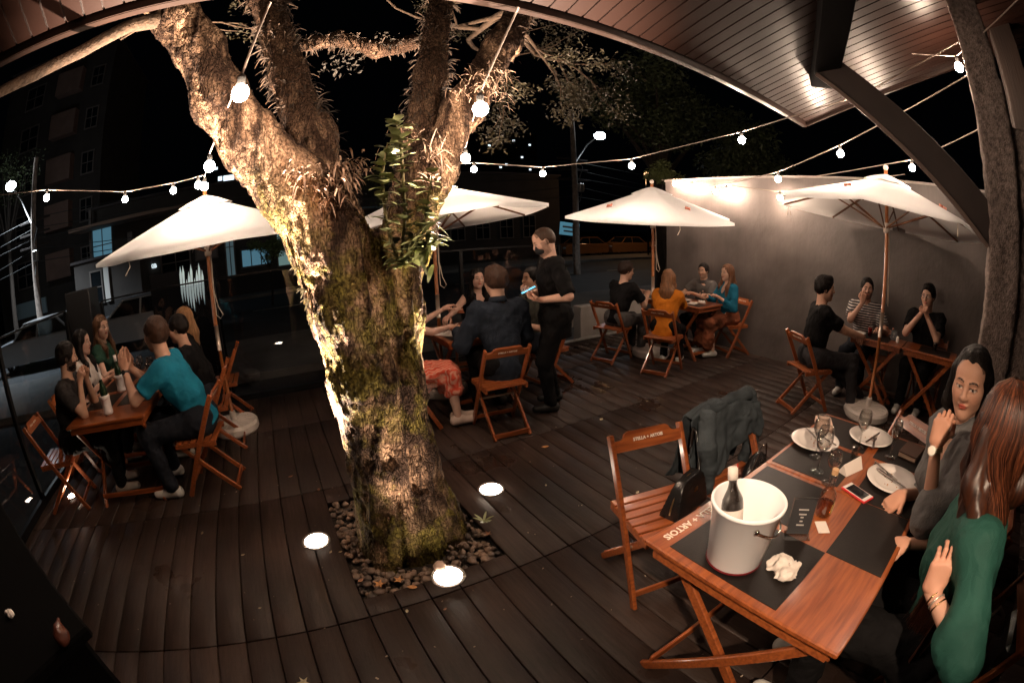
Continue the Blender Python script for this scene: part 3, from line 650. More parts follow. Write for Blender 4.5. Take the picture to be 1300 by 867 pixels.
# ------------------------------------------------------------------ folding chairs
wood=mat('mahogany varnish',(.33,.09,.024),.3,noise=.45,nscale=7,stretch=(.8,9,9),bump=.06,bscale=60,coat=.35,c2=(.17,.04,.012))
whm=mat('white print',(.75,.66,.58),.7)
TXT_S=text_mesh('STELLA + ARTOIS',.022,.0006)
def folding_chair():
    e=empty('folding_chair')
    w=.4
    for s in(-1,1):
        q=MB(); q.bar((s*w/2,-.22,.80),(s*w/2,.2,0),.022,.042,up=(0,1,0),bev=.004); q.build('long_leg',wood,e)
        q=MB(); q.bar((s*(w/2-.035),.17,.425),(s*(w/2-.035),-.26,.0),.022,.038,up=(0,1,0),bev=.004); q.build('rear_leg',wood,e)
        q=MB(); q.bar((s*(w/2-.012),-.17,.425),(s*(w/2-.012),.2,.425),.02,.035,bev=.003); q.build('seat_rail',wood,e)
    # shaped back board
    prof=[(-w/2+.01,-.045),(w/2-.01,-.045),(w/2-.01,.012),(w/2-.05,.012),(w/2-.065,.022),(w/2-.075,.04),(w/2-.095,.05),(-w/2+.095,.05),(-w/2+.075,.04),(-w/2+.065,.022),(-w/2+.05,.012),(-w/2+.01,.012)]
    d=unit((0,-.42,.80)); nrm=unit(np.cross((1,0,0),d))
    c=np.array((0,-.22,.80))-d*.045
    Mx=np.eye(4); Mx[:3,0]=(1,0,0); Mx[:3,1]=d; Mx[:3,2]=nrm; Mx[:3,3]=c
    q=MB(); q.prism(prof,-.009,.009,Mx); bb=q.build('backrest',wood,e)
    for s in(1,-1):
        o=link('lettering',TXT_S,None,bb); 
        if not TXT_S.materials: TXT_S.materials.append(whm)
        Mt=Matrix.Identity(4); x=Vector((1,0,0))*(-s); z=Vector(nrm)*s*-1 if False else Vector(nrm)*s
        y=z.cross(x); y=Vector(d); x=y.cross(z)
        Mt=Matrix((( x[0],y[0],z[0],0),(x[1],y[1],z[1],0),(x[2],y[2],z[2],0),(0,0,0,1))); Mt.translation=Vector(c)+Vector(nrm)*s*.0095+Vector(d)*.005
        o.matrix_local=Mt
    st=MB()
    for k in range(6): st.box((0,-.15+k*.062,.447),(w-.005,.05,.014),bev=.003)
    st.build('seat',wood,e)
    q=MB(); q.bar((-w/2+.03,-.235,.035),(w/2-.03,-.235,.035),.018,.045,bev=.003); q.build('rear_crossbar',wood,e)
    q=MB(); q.bar((-w/2,.165,.08),(w/2,.165,.08),.018,.035,bev=.003); q.build('front_crossbar',wood,e)
    q=MB(); q.bar((-w/2+.01,.04,.30),(w/2-.01,.04,.30),.014,.014,bev=.002); q.build('pivot_rod',mat('bolt metal',(.5,.4,.33),.3,metal=.9),e)
    return e
CH0=folding_chair(); CH0.location=(0,0,0); first=[True]
def chair(x,y,d,lab,tiltz=0):
    c=CH0 if first[0] else copy_tree(CH0)
    first[0]=False; c.location=(x,y,0); c.rotation_euler=(0,0,yaw(*d)); tag(c,lab,'chair','wooden folding chairs at the tables'); return c
chair(1.47,1.17,(-.26,-.965),'empty wooden folding chair with a black handbag on its seat')
chair(1.98,1.02,(-.12,-.99),'wooden folding chair with a grey denim jacket hung over its back')
chair(2.62,.3,(-.83,.56),'wooden folding chair at the far end of the nearest table, beside the woman in grey')
chair(2.05,-.33,(.05,1),'folding chair under the woman in the grey blazer')
chair(1.46,-.50,(-.15,1),'folding chair under the red-haired woman in green')
chair(1.78,3.36,(.1,1),'wooden folding chair under the man in the dark suit seen from behind')
chair(2.78,4.1,(-1,-.1),'folding chair of the man in the olive polo shirt')
chair(1.12,3.85,(1,-.1),'folding chair beside the tree under the woman in the orange skirt')
chair(2.3,5.08,(-.2,-1),'folding chair of the smiling dark-haired woman at the middle table')
chair(-.83,3.5,(-1,.1),'wooden folding chair under the man in the teal T-shirt')
chair(-.8,4.25,(-1,0),'folding chair of the man in black beside the teal T-shirt')
chair(-.75,5.0,(-1,0),'folding chair of the blonde woman behind the left parasol pole')
chair(-2.38,3.5,(1,.15),'wooden folding chair over the small floor light at the left table')
chair(-2.45,4.25,(1,0),'folding chair of the dark-haired woman in white at the left table')
chair(-2.4,5.0,(1,0),'folding chair of the long-haired woman in green at the left table')
chair(4.08,4.42,(1,.25),'wooden folding chair with a bright backrest under the man in the black shirt')
chair(4.22,3.62,(.95,.3),'wooden folding chair under the woman in the orange jacket')
chair(5.62,4.1,(-1,0),'folding chair of the man in the grey polo shirt by the wall')
chair(5.64,3.5,(-1,.35),'wooden folding chair under the woman in the blue top')
chair(4.5,1.72,(.85,-.52),'wooden folding chair under the man in black at the right table')
chair(5.62,1.22,(-1,-.05),'folding chair of the man in the striped shirt against the wall')
chair(5.62,.42,(-1,.05),'folding chair of the man in glasses against the wall')
# ------------------------------------------------------------------ folding tables
matb=mat('black table inlay',(.011,.008,.007),.45,spec=.25,noise=.3,nscale=30,bump=.08,bscale=200)
TXT_T=text_mesh('STELLA + ARTOIS',.041,.0008)
TXT_T.materials.append(mat('white lettering',(.8,.68,.58),.6))
def table(x0,x1,y0,y1,lab,mats=(),text=None):
    cx,cy=(x0+x1)/2,(y0+y1)/2; W_,D_=x1-x0,y1-y0
    e=empty('folding_table',(cx,cy,0),0,lab,'table','wooden folding tables')
    q=MB(); q.box((0,0,TABLE_Z-.012),(W_,D_,.024),bev=.005); q.build('tabletop',wood,e)
    q=MB(); q.box((0,D_/2-.03,TABLE_Z-.05),(W_-.06,.02,.05)); q.box((0,-D_/2+.03,TABLE_Z-.05),(W_-.06,.02,.05)); q.box((W_/2-.03,0,TABLE_Z-.05),(.02,D_-.06,.05)); q.box((-W_/2+.03,0,TABLE_Z-.05),(.02,D_-.06,.05)); q.build('apron',wood,e)
    for s in(-1,1):
        q=MB(); q.bar((s*(W_/2-.06),-D_/2+.05,TABLE_Z-.04),(s*(W_/2-.06),D_/2-.08,0),.022,.045,up=(0,0,1),bev=.004); q.build('leg',wood,e)
        q=MB(); q.bar((s*(W_/2-.09),D_/2-.05,TABLE_Z-.04),(s*(W_/2-.09),-D_/2+.08,0),.022,.045,up=(0,0,1),bev=.004); q.build('leg',wood,e)
    q=MB(); q.bar((-W_/2+.05,D_/2-.12,.09),(W_/2-.05,D_/2-.12,.09),.018,.04); q.build('crossbar',wood,e)
    q=MB(); q.bar((-W_/2+.08,-D_/2+.12,.09),(W_/2-.08,-D_/2+.12,.09),.018,.04); q.build('crossbar',wood,e)
    for (a,b,c_,d_) in mats:
        q=MB(); q.box(((a+b)/2-cx,(c_+d_)/2-cy,TABLE_Z+.001),(b-a,d_-c_,.002),bev=.0006); q.build('inlay_panel',matb,e)
    if text:
        o=link('lettering',TXT_T,None,e); o.location=(text[0]-cx,text[1]-cy,TABLE_Z+.0015); o.rotation_euler=(0,0,text[2])
    return e
table(.956,1.768,0,.81,'nearest wooden table with black inlays and an ice bucket on it',[(.99,1.345,.27,.725),(1.39,1.74,.45,.78),(1.35,1.768,.02,.27)],(1.17,.768,math.pi))
table(1.774,2.586,0,.81,'second wooden table in the foreground, set with white plates and glasses',[(1.80,2.17,.42,.79),(2.21,2.56,.42,.79),(1.774,2.17,.02,.33),(2.21,2.56,.02,.36)])
table(-2.03,-1.22,3.24,4.04,'near half of the left table with a bottle in a white sleeve',[(-1.98,-1.66,3.6,4.0),(-1.6,-1.26,3.6,4.0)])
table(-2.03,-1.22,4.05,4.85,'far half of the left table, crowded with glasses',[(-1.98,-1.66,4.1,4.8),(-1.6,-1.26,4.1,4.8)])
table(1.5,2.3,3.8,4.6,'table behind the tree between the man in the suit and the smiling woman',[(1.55,1.88,3.85,4.55),(1.93,2.25,3.85,4.55)])
table(4.8,5.38,3.5,4.12,'near half of the centre table where the woman in blue sits',[(4.86,5.1,3.56,4.08)])
table(4.8,5.38,4.13,4.75,'far half of the centre table by the parasol pole',[(4.86,5.1,4.18,4.7)])
table(5.06,5.5,.76,1.45,'left half of the table at the wall with a red drink on it',[(5.1,5.46,.95,1.38)])
table(5.06,5.5,.05,.75,'right half of the table at the wall in front of the man in glasses',[(5.1,5.46,.14,.55)])
# ------------------------------------------------------------------ things on the tables
TZ=TABLE_Z+.0025
cer=mat('white china',(.72,.66,.62),.2,coat=.3); paper=mat('paper',(.72,.64,.58),.85,bump=.2,bscale=80); steelc=mat('cutlery steel',(.55,.5,.47),.18,metal=1)
clear=bpy.data.materials.new('clear glass'); clear.use_nodes=True; nt=clear.node_tree; nt.nodes.clear()
o_=nt.nodes.new('ShaderNodeOutputMaterial'); ms=nt.nodes.new('ShaderNodeMixShader'); tr=nt.nodes.new('ShaderNodeBsdfTransparent'); gl=nt.nodes.new('ShaderNodeBsdfGlossy'); lw_=nt.nodes.new('ShaderNodeLayerWeight'); lw_.inputs[0].default_value=.42
tr.inputs[0].default_value=(.93,.93,.92,1); gl.inputs['Roughness'].default_value=.03
nt.links.new(lw_.outputs['Facing'],ms.inputs[0]) ; rmp=nt.nodes.new('ShaderNodeMapRange'); rmp.inputs['To Min'].default_value=.05; rmp.inputs['To Max'].default_value=.8; nt.links.new(lw_.outputs['Facing'],rmp.inputs['Value']); nt.links.new(rmp.outputs[0],ms.inputs[0]); nt.links.new(tr.outputs[0],ms.inputs[1]); nt.links.new(gl.outputs[0],ms.inputs[2]); nt.links.new(ms.outputs[0],o_.inputs[0])
def tintglass(name,c,rough=.05):
    m=mat(name,c,rough,trans=.85,spec=.5); return m
def thing(name,x,y,z,rz,lab,cat,grp=None): return empty(name,(x,y,z),rz,lab,cat,grp)
# ice bucket
e=thing('ice_bucket',1.10,.525,TZ,.3,'large white plastic ice bucket standing on the nearest table','bucket')
q=MB(); q.smooth=True; q.lathe([(.0,.0),(.092,.0),(.096,.006),(.118,.222),(.124,.226),(.126,.236),(.120,.24),(.115,.236),(.093,.02),(.088,.012),(.0,.012)],48)
bk=mat('bucket plastic',(.88,.88,.90),.32,noise=.04,nscale=3,bump=.06,bscale=30,coat=.2); q.build('bucket_body',bk,e)
q=MB(); q.smooth=True; q.lathe([(.0975,.004),(.0995,.006),(.0995,.012),(.0985,.014)],40,closed=True); q.build('red_ring',mat('red rim',(.16,.01,.015),.4),e)
q=MB(); q.smooth=True; hp=[(.126*math.cos(a)*1.0,.126*math.sin(a),.2-.055*math.sin((a+2.6)/2.4*math.pi)) for a in np.linspace(-2.6,-.2,14)]; q.tube(hp,.0035,6); q.build('handle',steelc,e)
for a in(-2.6,-.2):
    q=MB(); q.smooth=True; q.sphere((.123*math.cos(a),.123*math.sin(a),.2),.009,10,6); q.build('rivet',steelc,e)
def bottle(e,h,r,m,label=None,neck=.35,cap=None):
    q=MB(); q.smooth=True; q.lathe([(0,0),(r*.9,0),(r,.008),(r,h*.55),(r*.93,h*.62),(r*.5,h*.74),(r*.38,h*.8),(r*.36,h*.96),(r*.42,h*.965),(r*.42,h),(0,h)],28); q.build('glass',m,e)
    if label: q=MB(); q.smooth=True; q.lathe([(r*1.012,label[0]*h),(r*1.012,label[1]*h)],28,closed=True); q.v[0]=q.v[0]; q.build('label',label[2],e)
    if cap: q=MB(); q.smooth=True; q.lathe([(r*.46,h*cap[0]),(r*.46,h*1.005),(0,h*1.008)],18,closed=True); q.build('neck_wrap',cap[1],e)
dkg=mat('dark bottle glass',(.012,.008,.006),.06,coat=.5,bump=.35,bscale=160)
e=thing('wine_bottle',1.125,.565,TZ+.02,.2,'dark wet bottle with a white label leaning in the ice bucket','bottle'); e.rotation_euler=(R(-14),R(8),.2)
bottle(e,.275,.038,dkg,(.18,.5,paper),cap=(.86,paper))
q=MB(); q.sphere((0,-.0165,.283),(.006,.002,.007),8,6); q.build('crest',mat('red print',(.5,.03,.02),.5),e)
# crumpled napkin
def crumple(x,y,lab,r=.05,seed=1,fl=.35):
    F=Field((x-.1,y-.1,TZ-.01),(x+.1,y+.1,TZ+.08),.004); rr_=random.Random(seed)
    for _ in range(9): 
        a=rr_.uniform(0,6.28); F.ell((x+math.cos(a)*r*.7*rr_.random(),y+math.sin(a)*r*.9*rr_.random(),TZ+.012),(r*rr_.uniform(.3,.7),r*rr_.uniform(.3,.7),.012+.012*rr_.random()),rotm('Z',a)@rotm('X',rr_.uniform(-.6,.6)),.008)
    F.noise(.010,.022,seed); F.noise(.006,.009,seed+2); F.clip(lambda p:TZ-p[...,2]); V,f=F.mesh(); V=V-np.array((x,y,TZ)); o=link('napkin',np_mesh('napkin',V,f),paper,None,(x,y,TZ)); tag(o,lab,'napkin'); return o
crumple(1.15,.37,'crumpled white napkin beside the ice bucket',.06,3)
# plates and cutlery
def plate(x,y,r,lab,grp='white dinner plates on the near table'):
    e=thing('plate',x,y,TZ,0,lab,'plate',grp); q=MB(); q.smooth=True; q.lathe([(0,.002),(r*.55,.002),(r*.6,.0),(r*.66,.004),(r*.97,.017),(r,.0195),(r*.985,.0215),(r*.68,.010),(r*.6,.006),(0,.006)],48); q.build('dish',cer,e)
    q=MB(); rr_=random.Random(int(x*100)); 
    for _ in range(12): a=rr_.uniform(0,6.28); t=rr_.random()*.5*r; q.sphere((math.cos(a)*t,math.sin(a)*t,.007),(.006*rr_.random()+.002,.004,.0012),6,4)
    o=q.build('crumbs',mat('crumbs',(.35,.14,.04),.7),e); o['kind']='stuff'; return e
def knife(x,y,z,rz,lab,tilt=0):
    e=thing('knife',x,y,z,rz,lab,'knife'); e.rotation_euler=(0,tilt,rz); q=MB(); q.box((-.05,0,.003),(.10,.013,.006),bev=.002); q.build('handle',steelc,e); q=MB(); q.prism([(0,-.006),(.07,-.008),(.105,.004),(.09,.007),(0,.006)],.002,.0035); q.build('blade',steelc,e)
def fork(x,y,z,rz,lab,tilt=0):
    e=thing('fork',x,y,z,rz,lab,'fork'); e.rotation_euler=(0,tilt,rz); q=MB(); q.box((-.05,0,.003),(.11,.010,.004),bev=.0015); q.build('handle',steelc,e); q=MB(); q.prism([(0,-.004),(.02,-.012),(.045,-.012),(.045,.012),(.02,.012),(0,.004)],.002,.0035)
    for k in range(4): q.box((.062,-.0102+.0068*k,.0035),(.036,.0032,.0015))
    q.build('tines',steelc,e)
plate(2.03,.19,.145,'white plate with knife and fork in front of the woman in grey'); plate(2.42,.44,.14,'white plate at the far end of the second table, behind the tall glasses'); plate(2.14,.70,.14,'white plate nearest the chair with the denim jacket')
knife(2.02,.20,TZ+.02,-1.9,'knife lying across the plate in front of the woman in grey',R(3)); fork(2.06,.235,TZ+.02,-2.1,'fork lying beside the knife on the plate in front of the woman in grey',R(3))
knife(2.40,.42,TZ+.022,-.2,'knife on the plate at the far end of the second table'); fork(2.36,.40,TZ+.022,.2,'fork on the plate at the far end of the second table'); fork(2.18,.67,TZ+.022,1.2,'fork on the plate nearest the denim jacket'); knife(2.16,.72,TZ+.022,.9,'knife on the plate nearest the denim jacket')
# phone
e=thing('phone',1.81,.315,TZ,math.atan2(-.17,-.06),'smartphone in a red case lying face up on the table','phone')
q=MB(); q.box((0,0,.005),(.152,.078,.010),bev=.004); q.build('case',mat('red phone case',(.6,.03,.035),.4),e)
q=MB(); q.box((0,0,.0103),(.143,.069,.001)); q.build('bezel',mat('white bezel',(.7,.66,.64),.25),e)
q=MB(); q.box((0,0,.0112),(.108,.062,.0008)); q.build('display',mat('black display',(.004,.004,.005),.06),e)
# spirit bottle, card, acrylic stand
e=thing('spirit_bottle',1.56,.39,TZ,.6,'small clear bottle of amber liquor with a cork and yellow label','bottle')
amber=bpy.data.materials.new('amber glass'); amber.use_nodes=True; nt=amber.node_tree; nt.nodes.clear(); o_=nt.nodes.new('ShaderNodeOutputMaterial'); ms=nt.nodes.new('ShaderNodeMixShader'); tr=nt.nodes.new('ShaderNodeBsdfTransparent'); gl=nt.nodes.new('ShaderNodeBsdfGlossy'); lwf=nt.nodes.new('ShaderNodeLayerWeight'); lwf.inputs[0].default_value=.5; pw=nt.nodes.new('ShaderNodeMath'); pw.operation='POWER'; pw.inputs[1].default_value=5; nt.links.new(lwf.outputs['Facing'],pw.inputs[0]); fr=nt.nodes.new('ShaderNodeMapRange'); fr.inputs['To Min'].default_value=.05; nt.links.new(pw.outputs[0],fr.inputs['Value']); tr.inputs[0].default_value=(.78,.45,.14,1); gl.inputs['Roughness'].default_value=.06; nt.links.new(fr.outputs[0],ms.inputs[0]); nt.links.new(tr.outputs[0],ms.inputs[1]); nt.links.new(gl.outputs[0],ms.inputs[2]); nt.links.new(ms.outputs[0],o_.inputs[0])
q=MB(); q.smooth=True; q.lathe([(0,.002),(.031,.002),(.034,.008),(.034,.055),(0,.055)],24); q.build('liquor',amber,e)
q=MB(); q.smooth=True; q.lathe([(0,0),(.034,0),(.037,.006),(.037,.085),(.03,.105),(.015,.122),(.013,.165),(.017,.168),(.017,.178),(.0,.178)],28); q.build('glass',clear,e)
q=MB(); q.lathe([(.014,.178),(.015,.2),(0,.2)],14); q.build('cork',mat('cork',(.5,.3,.15),.8),e)
V=[];Fc=[]
for i in range(9):
    a=-2.6+i*.16; V+=[(.0378*math.cos(a),.0378*math.sin(a),.02),(.0378*math.cos(a),.0378*math.sin(a),.062)]
for i in range(8): Fc.append((2*i,2*i+2,2*i+3,2*i+1))
q=MB(); q.add(V,Fc); q.build('label',mat('yellow label',(.55,.36,.12),.6,noise=.4,nscale=120),e)
q=MB(); q.box((0,0,.0015),(.075,.05,.003),bev=.001); tag(q.build('card',paper,None,(1.475,.35,TZ),.7),'small white card on the table beside the liquor bottle','card')
def stand(x,y,rz,lab,h=.15,w_=.10):
    e=thing('menu_stand',x,y,TZ,rz,lab,'menu stand','clear menu stands on the tables')
    q=MB(); q.box((0,-.015,h/2),(w_,.002,h),rot=rotm('X',.15)); q.box((0,-.0,.0015),(w_,.06,.002)); q.build('acrylic',clear,e)
    q=MB(); q.box((0,-.0125,h/2),(w_*.9,.001,h*.9),rot=rotm('X',.15)); q.build('printed_sheet',mat('dark print',(.03,.03,.033),.5),e)
    q=MB(); 
    for k,(zz,ww) in enumerate(((.3,.3),(.4,.12),(.5,.12),(.58,.3),(.7,.4))): q.box((0,-.0105+(zz*h-h/2)*-.15,zz*h),(w_*ww,.0006,h*.035),rot=rotm('X',.15))
    q.build('print_marks',mat('grey print',(.45,.42,.4),.6),e); return e
stand(1.36,.41,2.2,'clear upright menu stand on the near table beside the ice bucket')
# folded napkin tent and wallet
e=MB(); V=[(-.07,-.03,0),(.07,-.03,0),(.07,.03,0),(-.07,.03,0),(-.075,0,.05),(.065,0,.06)]; e.add(V,[(0,1,5,4),(2,3,4,5),(0,4,3),(1,2,5),(3,2,1,0)]); tag(e.build('folded_napkin',paper,None,(1.99,.42,TZ),-.35),'white napkin folded like a tent between two plates','napkin')
e=MB(); e.box((0,0,.02),(.15,.10,.04),bev=.006); tag(e.build('paper_napkins',mat('pinkish paper',(.7,.48,.38),.8,noise=.1),None,(2.36,.74,TZ),.5),'stack of pale pink napkins behind the plate by the denim jacket','napkins')
e=thing('book',2.40,.16,TZ,-.15,'thick brown bill folder or book lying beside the woman in grey','book')
q=MB(); q.box((0,0,.016),(.17,.115,.022)); q.build('pages',mat('book pages',(.55,.4,.3),.8),e); q=MB(); q.box((0,0,.029),(.178,.122,.004),bev=.001); q.box((0,0,.003),(.178,.122,.004),bev=.001); q.box((.088,0,.016),(.004,.122,.03),bev=.001); q.build('cover',mat('brown leather',(.07,.03,.018),.4),e)
def wineglass(x,y,lab,h=.2,r=.037,wine=None,grp='stemmed glasses on the tables'):
    e=thing('wine_glass',x,y,TZ,0,lab,'glass',grp)
    q=MB(); q.smooth=True; q.lathe([(.0,.003),(.034,.001),(.035,.003),(.02,.006),(.005,.012),(.004,h*.42),(.012,h*.46),(r*.8,h*.58),(r,h*.72),(r*.95,h*.86),(r*.78,h),(r*.75,h),(r*.92,h*.86),(r*.96,h*.72),(r*.76,h*.59),(.008,h*.475),(0,h*.47)],28); q.build('glass',clear,e)
    return e
wineglass(1.86,.56,'tall wine glass nearest the corner of the second table',.22,.043); wineglass(1.99,.63,'wine glass behind the first one, beside the plate near the jacket',.21,.042); wineglass(1.80,.47,'short stemmed glass in front of the tall wine glass',.16,.036)
wineglass(2.27,.47,'wine glass in front of the far plate, empty',.2,.04); wineglass(2.28,.27,'champagne glass beside the brown folder',.2,.03)
def tumbler(x,y,lab,h=.1,r=.03,liq=None):
    e=thing('tumbler',x,y,TZ,0,lab,'glass'); q=MB(); q.smooth=True; q.lathe([(0,0),(r*.85,0),(r,h),(r*.94,h),(r*.8,.008),(0,.008)],24); q.build('glass',clear,e)
    if liq: q=MB(); q.smooth=True; q.lathe([(0,.008),(r*.79,.008),(r*.92,h*.85),(0,h*.85)],20); q.build('drink',liq,e)
    return e
tumbler(2.12,.45,'small empty tumbler between the napkin and the far plate',.07,.022)
# left table
slv=mat('white foam sleeve',(.72,.66,.64),.6,bump=.3,bscale=40)
for x,y,l in((-1.62,3.42,'bottle in a white sleeve nearest the camera on the left table'),(-1.70,4.06,'bottle in a white sleeve farther back on the left table')):
    e=thing('sleeved_bottle',x,y,TZ,0,l,'bottle','bottles in white sleeves'); bottle(e,.33,.036,mat('green bottle glass',(.01,.025,.012),.08,coat=.4),cap=(.84,slv))
    q=MB(); q.smooth=True; q.lathe([(.04,.0),(.047,.004),(.047,.025),(.044,.03),(.044,.125),(.048,.13),(.047,.15),(.04,.152)],28); q.build('sleeve',slv,e)
    q=MB(); q.smooth=True; q.tube([(.046*math.cos(a),.046*math.sin(a),.132-.012*math.sin((a+2.4)/2*math.pi)) for a in np.linspace(-2.4,-.4,10)],.0015,5); q.build('cord',mat('red cord',(.3,.04,.03),.6),e)
gl_l=[(-1.72,4.36),(-1.55,4.28),(-1.45,4.45),(-1.62,4.6),(-1.38,4.15)]
gn=['wine glass beside the far sleeved bottle','wine glass between the clasped hands and the far bottle','wine glass near the man in black at the left table','wine glass in front of the long-haired woman in green','wine glass closest to the teal T-shirt man\'s hands']
for (x,y),l in zip(gl_l,gn): wineglass(x,y,l,.19,.04)
# middle table
stand(1.98,4.22,2.6,'menu stand on the table behind the tree'); tumbler(1.86,4.1,'tumbler on the table behind the tree',.1,.03)
q=MB(); q.box((0,0,.002),(.21,.30,.003)); q.box((0,.0,.06),(.2,.004,.1),rot=rotm('X',.9)); tag(q.build('menu',paper,None,(1.66,4.12,TZ),.7),'open white menu on the table behind the tree','menu')
# centre table
plate(5.08,3.98,.11,'small white plate on the centre table','white plates on the centre table'); plate(5.15,4.36,.11,'second small white plate on the centre table, farther left','white plates on the centre table')
crumple(5.18,3.74,'crumpled napkin on the centre table near the woman in blue',.045,5); stand(5.02,4.55,1.2,'menu stand on the centre table beside the parasol pole',.12,.08)
q=MB(); q.box((0,0,.012),(.16,.11,.02),bev=.003); tag(q.build('white_box',paper,None,(4.98,3.75,TZ),.3),'flat white paper box on the centre table','box')
# right table
tumbler(5.22,1.22,'red drink with a straw on the table at the wall',.12,.03,mat('red drink',(.55,.02,.01),.2)); 
q=MB(); q.smooth=True; q.tube([(5.22,1.22,TZ+.02),(5.235,1.235,TZ+.19)],.003,6); tag(q.build('straw',mat('dark straw',(.02,.02,.02),.4)),'black straw standing in the red drink','straw')
stand(5.34,.93,1.4,'black menu stand on the table at the wall',.11,.09)
q=MB(); q.smooth=True; q.lathe([(0,0),(.018,0),(.02,.01),(.02,.05),(.012,.07),(0,.072)],16); tag(q.build('salt_shaker',cer,None,(5.24,.85,TZ)),'white salt shaker on the table at the wall','shaker')
plate(5.22,1.36,.09,'white saucer by the man with stretched legs','saucers'); tumbler(5.32,.36,'small dark drink in front of the man in glasses',.09,.03,mat('cola',(.03,.01,.005),.1))
# ------------------------------------------------------------------ handbags and jacket
lea=mat('black patent leather',(.010,.009,.009),.22,bump=.15,bscale=120)
e=thing('handbag',1.56,1.10,.457,.15,'black dome-shaped leather handbag standing on the empty chair','handbag')
F=Field((-.17,-.09,-.02),(.17,.09,.24),.005)
F.put(lambda p:(np.maximum(np.sqrt((np.maximum(np.abs(p[...,0])-.05,0)/.085)**2+(np.maximum(p[...,2]-.02,0)/.17)**2)-1,0)*.09+np.maximum(np.sqrt((np.maximum(np.abs(p[...,0])-.05,0)/.085)**2+(np.maximum(p[...,2]-.02,0)/.17)**2)-1,-1)*.0+np.minimum(np.maximum(np.sqrt((np.maximum(np.abs(p[...,0])-.05,0)/.085)**2+(np.maximum(p[...,2]-.02,0)/.17)**2)-1,-.3),0)*.09),(-.17,-.09,-.02),(.17,.09,.24),.001)
F.clip(lambda p:np.abs(p[...,1])-.058+.18*np.clip(p[...,2],0,1)); F.clip(lambda p:-p[...,2]); F.noise(.004,.08,3)
V,f=F.mesh(); link('bag_body',np_mesh('bag_body',V,f),lea,e)
q=MB(); q.smooth=True; q.tube([(.138*math.cos(a),-.0,.02+.172*math.sin(a)) for a in np.linspace(.05,math.pi-.05,22)],.004,6); q.build('zip',mat('brass',(.6,.4,.2),.3,metal=1),e)
q=MB(); q.box((.0,-.05,.13),(.03,.003,.018),rot=rotm('X',-.2)); q.build('emblem_plate',MATS['brass'],e); q=MB(); q.box((.0,.045,.13),(.03,.003,.018),rot=rotm('X',.2)); q.build('emblem_plate',MATS['brass'],e)
q=MB(); q.smooth=True; q.tube([(.12,.0,.08),(.15,.03,.2),(.17,.08,.33),(.17,.1,.345),(.19,.11,.2),(.2,.1,.02)],.009,8); q.build('strap',lea,e)
den=mat('grey denim',(.05,.06,.068),.95,noise=.55,nscale=7,bump=.5,bscale=220,spec=.08)
jc=np.array((1.985,1.215)); 
def jacket():
    nu,nv=70,90; U=np.linspace(0,1,nu)[:,None]*np.ones((1,nv)); Vv=np.linspace(-1,1,nv)[None,:]*np.ones((nu,1))
    # v<0 falls on the table side, v>0 down the back
    a=np.abs(Vv); drop=np.where(Vv<0,.30+.10*np.sin(U*5+.5),.40+.05*np.sin(U*7)); topz=.845+.055*np.sin(np.clip(U*1.15,0,1)*math.pi)**.6*(.4+.6*U)
    z=topz-np.clip(a-.12,0,1)*drop*1.12; w=.25+.03*a
    x=-w+2*w*U; y=np.sign(Vv)*(.035*np.minimum(a/.12,1)+.06*np.clip(a-.12,0,1))+np.where(Vv<0,.0,.03*a)-.06*(U-.5)
    P=np.stack([x,y,z],-1); fr=np.clip(a*1.6,.15,1)
    f=(VN(np.stack([U*7+Vv*.8,a*1.2,Vv*0+1],-1))-.5)*.10+(VN(np.stack([U*15,a*2.5+U*2,Vv*0+5],-1))-.5)*.03+(VN(np.stack([U*24,a*9,np.sign(Vv)],-1))-.5)*.014
    P[...,1]+=f*fr*np.where(Vv<0,-1,1); P[...,2]+=(VN(np.stack([U*6,a*3,Vv*0+9],-1))-.5)*.05*(1-.5*a); P[...,0]+=(VN(np.stack([U*5,a*5,Vv*0+3],-1))-.5)*.04
    P=P.reshape(-1,3); N_=np.zeros_like(P); F=[]
    for i in range(nu-1):
        for k in range(nv-1): F.append((i*nv+k,(i+1)*nv+k,(i+1)*nv+k+1,i*nv+k+1))
    return P,np.array(F)
P_,F_=jacket(); jo=link('jacket',np_mesh('jacket',P_,F_),den,None,(jc[0],jc[1],0),-.12); tag(jo,'grey denim jacket draped over the back of the second empty chair','jacket')
mo=jo.modifiers.new('cloth thickness','SOLIDIFY'); mo.thickness=.007; mo.offset=0
for k,(pts,rr_) in enumerate((([(-.2,-.05,.84),(-.235,-.10,.72),(-.22,-.13,.60),(-.20,-.12,.47)],(.05,.048,.042,.036)),([(.22,.02,.86),(.27,.0,.72),(.275,-.02,.6),(.26,-.0,.46)],(.05,.05,.044,.036)))):
    F=Field((-.45,-.3,.35),(.45,.3,1),.007)
    for a,b,ra,rb in zip(pts[:-1],pts[1:],rr_[:-1],rr_[1:]): F.cone(a,b,ra,rb,.02)
    F.noise(.007,.07,k+1,(1,1,1.8)); F.noise(.004,.03,3,(1,1,2)); V,f=F.mesh(); link('sleeve',np_mesh('sleeve',V,f),den,jo)
F=Field((-.3,-.2,.7),(.3,.2,1),.007); F.cone((-.15,.01,.86),(.17,-.01,.885),.032,.036,.02); F.noise(.012,.05,3); V,f=F.mesh(); link('collar',np_mesh('collar',V,f),den,jo)
e=thing('sequined_bag',2.02,.98,.457,.1,'small black bag with silver studs on the chair under the denim jacket','handbag')
F=Field((-.15,-.08,-.02),(.15,.08,.24),.006); F.ell((0,0,.08),(.13,.05,.1),None,.02); F.clip(lambda p:-p[...,2]); F.noise(.008,.06,2); V,f=F.mesh(); link('bag_body',np_mesh('bag_body',V,f),lea,e)
q=MB(); rs=random.Random(3)
